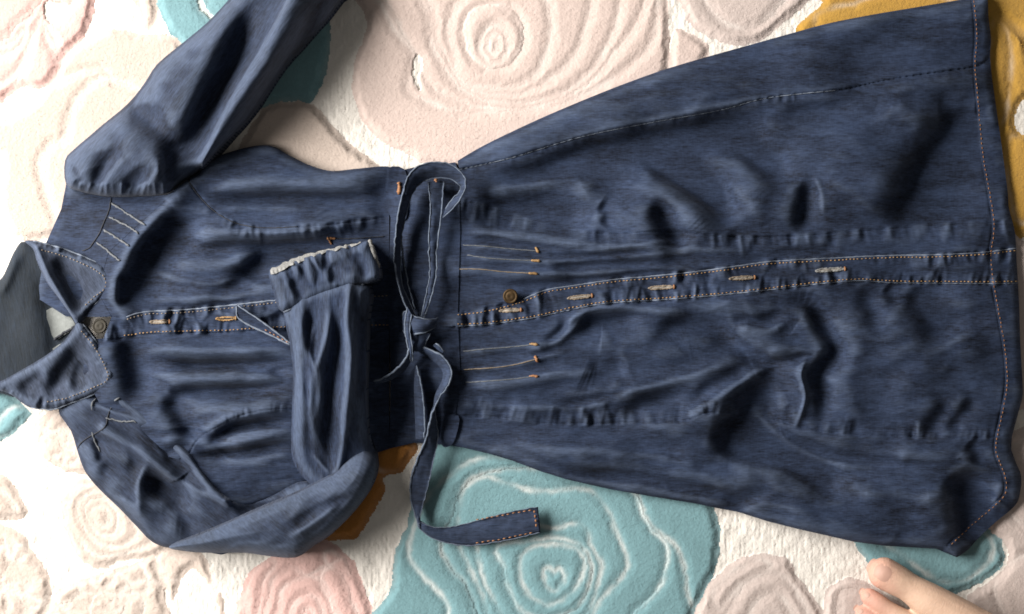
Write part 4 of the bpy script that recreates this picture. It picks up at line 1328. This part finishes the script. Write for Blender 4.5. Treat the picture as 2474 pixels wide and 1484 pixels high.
def ribbon(left, right, name="strap", mat=None, edges=(1, 1), th=1.6, arch=1.2, parent=None, n=None):
    """two edge lines of (x, y, z_mm); a thick strap between them with worn piped edges"""
    Lc, Rc = smooth_line(left, False, 10), smooth_line(right, False, 10)
    n = n or max(12, int(max(np.linalg.norm(np.diff(Lc, axis=0), axis=1).sum(), 40) / 5))
    rs = lambda P: np.stack([np.interp(np.linspace(0, 1, n), np.linspace(0, 1, len(P)), P[:, k]) for k in range(3)], 1)
    Lc, Rc = rs(Lc), rs(Rc)
    m = 9
    t = np.linspace(0, 1, m)
    P = Lc[:, None, :] * (1 - t)[None, :, None] + Rc[:, None, :] * t[None, :, None]
    P[..., 2] += arch * np.sin(t * math.pi)[None] + 1.5 * vnoise(P[..., 0], P[..., 1], 30, 18, 7) * np.sin(t * math.pi)[None] + 0.5 * vnoise(P[..., 0], P[..., 1], 9, 9, 8)
    top = place(P[..., 0], P[..., 1], P[..., 2])
    tg = np.gradient(top, axis=0)
    sd = np.gradient(top, axis=1)
    nr = np.cross(tg, sd)
    nr /= np.linalg.norm(nr, axis=2)[..., None] + 1e-12
    nr *= np.sign(nr[..., 2:3].mean() + 1e-9)
    bot = top - nr * th * 0.001
    V = np.concatenate([top.reshape(-1, 3), bot.reshape(-1, 3)])
    i = np.arange(n * m).reshape(n, m)
    q = np.stack([i[:-1, :-1], i[:-1, 1:], i[1:, 1:], i[1:, :-1]], -1).reshape(-1, 4)
    k = n * m
    q2 = q[:, ::-1] + k
    side = []
    for col in (0, m - 1):
        side += [(i[a, col], i[a + 1, col], i[a + 1, col] + k, i[a, col] + k) for a in range(n - 1)]
    for row in (0, n - 1):
        side += [(i[row, a], i[row, a + 1], i[row, a + 1] + k, i[row, a] + k) for a in range(m - 1)]
    o = mesh_obj(name, V, [q, q2, np.array(side)], mat or M_DENIM, parent or belt, wear=np.full(len(V), .08))
    for e, C in zip(edges, (Lc, Rc)):
        if e:
            tube("piping", C[:, :3], 0.8 * e, M_PIPING, o, lift=.3, wobble=.7, step=7)
    return o


# bow loop: left limb, arch over the top, right limb
ribbon([(1012, 786, 34), (978, 735, 36), (957, 660, 38), (953, 600, 39), (962, 520, 40), (976, 455, 40)],
       [(1010, 776, 30), (992, 735, 30), (972, 690, 29), (968, 640, 28), (972, 560, 27), (1000, 450, 26)], edges=(1, .8))
ribbon([(974, 470, 40), (984, 430, 42), (1010, 402, 42), (1055, 392, 41), (1098, 402, 40), (1124, 434, 40), (1118, 470, 39), (1098, 500, 36), (1070, 526, 31)],
       [(996, 470, 28), (1008, 450, 29), (1030, 436, 30), (1060, 430, 31), (1092, 434, 31), (1112, 450, 30), (1108, 466, 29), (1090, 486, 28), (1074, 508, 27)], edges=(.8, .8), arch=3)
ribbon([(1034, 440, 27), (1040, 500, 31), (1036, 580, 34), (1038, 660, 36), (1026, 730, 36), (1014, 782, 35)],
       [(1072, 440, 26), (1066, 520, 29), (1056, 600, 32), (1054, 660, 35), (1042, 720, 36), (1018, 782, 35)], edges=(.7, .9))
ribbon([(968, 520, 27), (972, 600, 26), (985, 680, 27), (1002, 745, 30)], [(962, 560, 24), (966, 620, 24), (980, 690, 26), (996, 750, 28)], edges=(.8, 0), arch=.5)
# knot: two wraps and a pinched core
kn = ribbon([(972, 765, 30), (980, 752, 40), (1010, 768, 46), (1040, 772, 44), (1058, 768, 36)], [(974, 800, 30), (984, 808, 40), (1010, 806, 46), (1036, 800, 43), (1052, 790, 36)], name="knot", edges=(.6, 1.1), arch=4)
ribbon([(978, 800, 38), (990, 838, 38), (1004, 850, 34)], [(1040, 806, 40), (1030, 826, 38), (1020, 850, 34)], name="knot_wrap", edges=(.6, .6), arch=4, parent=kn)
ribbon([(992, 780, 36), (988, 810, 42), (998, 838, 36)], [(1016, 770, 36), (1012, 806, 43), (1022, 836, 36)], name="knot_wrap", edges=(.9, 0), arch=3, parent=kn)
# short end to the left
ribbon([(990, 830, 44), (984, 860, 43), (962, 888, 41), (930, 912, 38), (902, 922, 35)], [(1002, 840, 36), (994, 870, 34), (974, 900, 32), (940, 921, 31), (906, 929, 30)], edges=(1.3, 0))
ribbon([(1052, 830, 42), (1062, 836, 41), (1074, 850, 38)], [(1046, 836, 40), (1058, 846, 38), (1070, 856, 35)], edges=(1, 0))
ribbon([(984, 742, 44), (978, 790, 46), (986, 838, 44), (992, 872, 40)], [(994, 760, 46), (990, 800, 48), (996, 838, 45), (997, 872, 40)], edges=(1, .8), parent=kn, name="knot_wrap")
# folded under part and long end hanging to the lower right
ribbon([(1002, 890, 32), (1000, 940, 28), (1002, 1000, 25), (1004, 1062, 22)], [(1006, 884, 36), (1018, 930, 34), (1026, 1000, 31), (1026, 1062, 27)], edges=(0, 1.1))
ribbon([(1012, 836, 36), (1040, 846, 38), (1070, 862, 40), (1090, 892, 40), (1086, 925, 39), (1060, 965, 37), (1042, 1005, 34), (1030, 1060, 29), (1008, 1110, 22), (993, 1160, 15), (994, 1210, 12), (1008, 1258, 13), (1014, 1278, 14)],
       [(1008, 846, 28), (1032, 858, 28), (1056, 876, 29), (1072, 898, 29), (1070, 922, 29), (1054, 958, 28), (1052, 1000, 27), (1058, 1060, 22), (1046, 1120, 18), (1034, 1175, 16), (1022, 1220, 15), (1014, 1255, 16), (1012, 1268, 17)], edges=(1.2, .5))
tail = ribbon([(1008, 1240, 14), (1012, 1272, 13), (1040, 1298, 12), (1085, 1313, 11), (1140, 1318, 11), (1220, 1306, 12), (1306, 1287, 12)],
              [(1012, 1262, 18), (1022, 1264, 19), (1045, 1273, 17), (1085, 1274, 14), (1140, 1262, 13), (1220, 1240, 13), (1300, 1225, 13)], edges=(.7, .5), name="strap_end", arch=1.5)
TF = Field(1000, 1200, 1340, 1340, 14.6)
stitches("topstitching", [(1150, 1256), (1220, 1244), (1294, 1230)], TF, M_ORANGE, tail, pitch=13)
stitches("topstitching", [(1150, 1312), (1220, 1301), (1298, 1284)], TF, M_ORANGE, tail, pitch=13, seed=9)
stitches("topstitching", [(1291, 1234), (1294, 1258), (1297, 1282)], TF, M_ORANGE, tail, pitch=11, seed=10, r=.8)

# ================================================================== THE FOOT
person = thing("person", "bare foot of a person standing on the carpet, toes pointing at the hem", "person")


def capsule_chain(pts):
    """pts (x, y, z_mm, r_mm): overlapping spheres along a line, for the remesher"""
    P = np.asarray(pts, float)
    P[:, 2] = P[:, 2]
    L = smooth_line(P, False, 8)
    V, Fq = [], []
    seg, rings = 14, 9
    for (x, y, z, r) in L:
        c = place(x, y, z)
        n0 = len(V)
        for a in range(rings + 1):
            th = math.pi * a / rings
            for b in range(seg):
                f = 2 * math.pi * b / seg
                V.append((c[0] + r * .001 * math.sin(th) * math.cos(f), c[1] + r * .001 * math.sin(th) * math.sin(f), c[2] + r * .001 * math.cos(th)))
        for a in range(rings):
            for b in range(seg):
                Fq.append((n0 + a * seg + b, n0 + (a + 1) * seg + b, n0 + (a + 1) * seg + (b + 1) % seg, n0 + a * seg + (b + 1) % seg))
    return np.array(V), np.array(Fq)


toes = [
    [(2137, 1386, 19, 16), (2162, 1400, 21, 15.5), (2200, 1422, 24, 14.5), (2250, 1455, 28, 18), (2330, 1505, 34, 21), (2420, 1560, 42, 21)],
    [(2100, 1442, 15, 8.6), (2120, 1455, 18, 9), (2150, 1475, 21, 8.6), (2200, 1505, 25, 11), (2300, 1560, 34, 18), (2420, 1620, 46, 22)],
    [(2086, 1482, 14, 8.2), (2108, 1496, 17, 8.4), (2150, 1516, 21, 7.5), (2210, 1550, 25, 11), (2320, 1610, 34, 18)],
    [(2092, 1520, 12, 6.8), (2112, 1532, 16, 7.0), (2150, 1556, 20, 7.4), (2220, 1600, 24, 11), (2340, 1660, 30, 17)],
    [(2108, 1566, 11, 6.4), (2130, 1578, 14, 6.8), (2170, 1602, 18, 7.4), (2240, 1640, 22, 11), (2380, 1710, 26, 16)],
    [(2330, 1500, 32, 19), (2420, 1560, 44, 23), (2520, 1640, 58, 26), (2600, 1700, 66, 30), (2640, 1730, 110, 30), (2660, 1745, 170, 34)],
    [(2420, 1620, 30, 20), (2540, 1700, 32, 24), (2640, 1770, 32, 28), (2700, 1810, 30, 27)],
]
Vs, Fs, n0 = [], [], 0
for t in toes:
    v, f = capsule_chain(t)
    Vs.append(v)
    Fs.append(f + n0)
    n0 += len(v)
m_skin, nt, b = nt_new("skin")
n1 = noise_n(nt, mapping(nt), 90, 4, .65)
n2 = noise_n(nt, mapping(nt, math.radians(-60), (260, 900, 300)), 1.0, 3, .65)
tc = nd(nt, "ShaderNodeTexCoord")
sx_ = nd(nt, "ShaderNodeSeparateXYZ")
nt.links.new(tc.outputs["Object"], sx_.inputs[0])
body = mix_n(nt, ramp_n(nt, n1, .3, .7), (0.49, 0.325, 0.235), (0.57, 0.39, 0.285))
tip = ramp_n(nt, math_n(nt, 'MULTIPLY_ADD', n1, 0.02, sx_.outputs[0]), 0.385, 0.352)
nt.links.new(mix_n(nt, tip, body, (0.55, 0.29, 0.225)), b.inputs["Base Color"])
b.inputs["Roughness"].default_value = 0.65
b.inputs["Subsurface Weight"].default_value = 0.04
b.inputs["Subsurface Radius"].default_value = (0.006, 0.003, 0.0015)
bump(nt, b, n2, .45, .0012)
m_nail = plain("toenail", (0.45, 0.27, 0.21), 0.6, vary=.12, scale=80, bmp=.05)
tmp = mesh_obj("foot_tmp", np.concatenate(Vs), [np.concatenate(Fs)], m_skin)
md = tmp.modifiers.new("r", 'REMESH')
md.mode = 'VOXEL'
md.voxel_size = 0.0013
sm = tmp.modifiers.new("s", 'SMOOTH')
sm.iterations = 9
sm.factor = 0.6
dg = bpy.context.evaluated_depsgraph_get()
me = bpy.data.meshes.new_from_object(tmp.evaluated_get(dg))
bpy.data.objects.remove(tmp)
me.name = "foot"
for p in me.polygons:
    p.use_smooth = True
if not me.materials:
    me.materials.append(m_skin)
foot = link(bpy.data.objects.new("foot", me), person)
bvh = BVHTree.FromPolygons([v.co for v in me.vertices], [tuple(p.vertices) for p in me.polygons])


def nail(cx, cy, ang, a, bb):
    V, Fq = [], []
    c, s = math.cos(ang), math.sin(ang)
    rings = 6
    seg = 24
    base = place(cx, cy, 25)
    for r in range(rings + 1):
        q = r / rings
        for k in range(seg):
            th = 6.2832 * k / seg
            u = math.copysign(abs(math.cos(th)) ** .75, math.cos(th)) * a * q
            v = math.copysign(abs(math.sin(th)) ** .75, math.sin(th)) * bb * q
            x, y = base[0] + (u * c - v * s) * .001, base[1] + (u * s + v * c) * .001
            h = bvh.ray_cast(Vector((x, y, .3)), Vector((0, 0, -1)))
            z = h[0].z if h[0] else 0.01
            V.append((x, y, z + .0003 * (1 - q ** 6) - .0001))
    for r in range(rings):
        for k in range(seg):
            Fq.append((r * seg + k, (r + 1) * seg + k, (r + 1) * seg + (k + 1) % seg, r * seg + (k + 1) % seg))
    mesh_obj("toenail", np.array(V), [np.array(Fq)], m_nail, person)


nail(2127, 1380, math.radians(148), 9.5, 9.0)
nail(2094, 1438, math.radians(148), 4.2, 3.8)
nail(2080, 1478, math.radians(148), 3.8, 3.4)
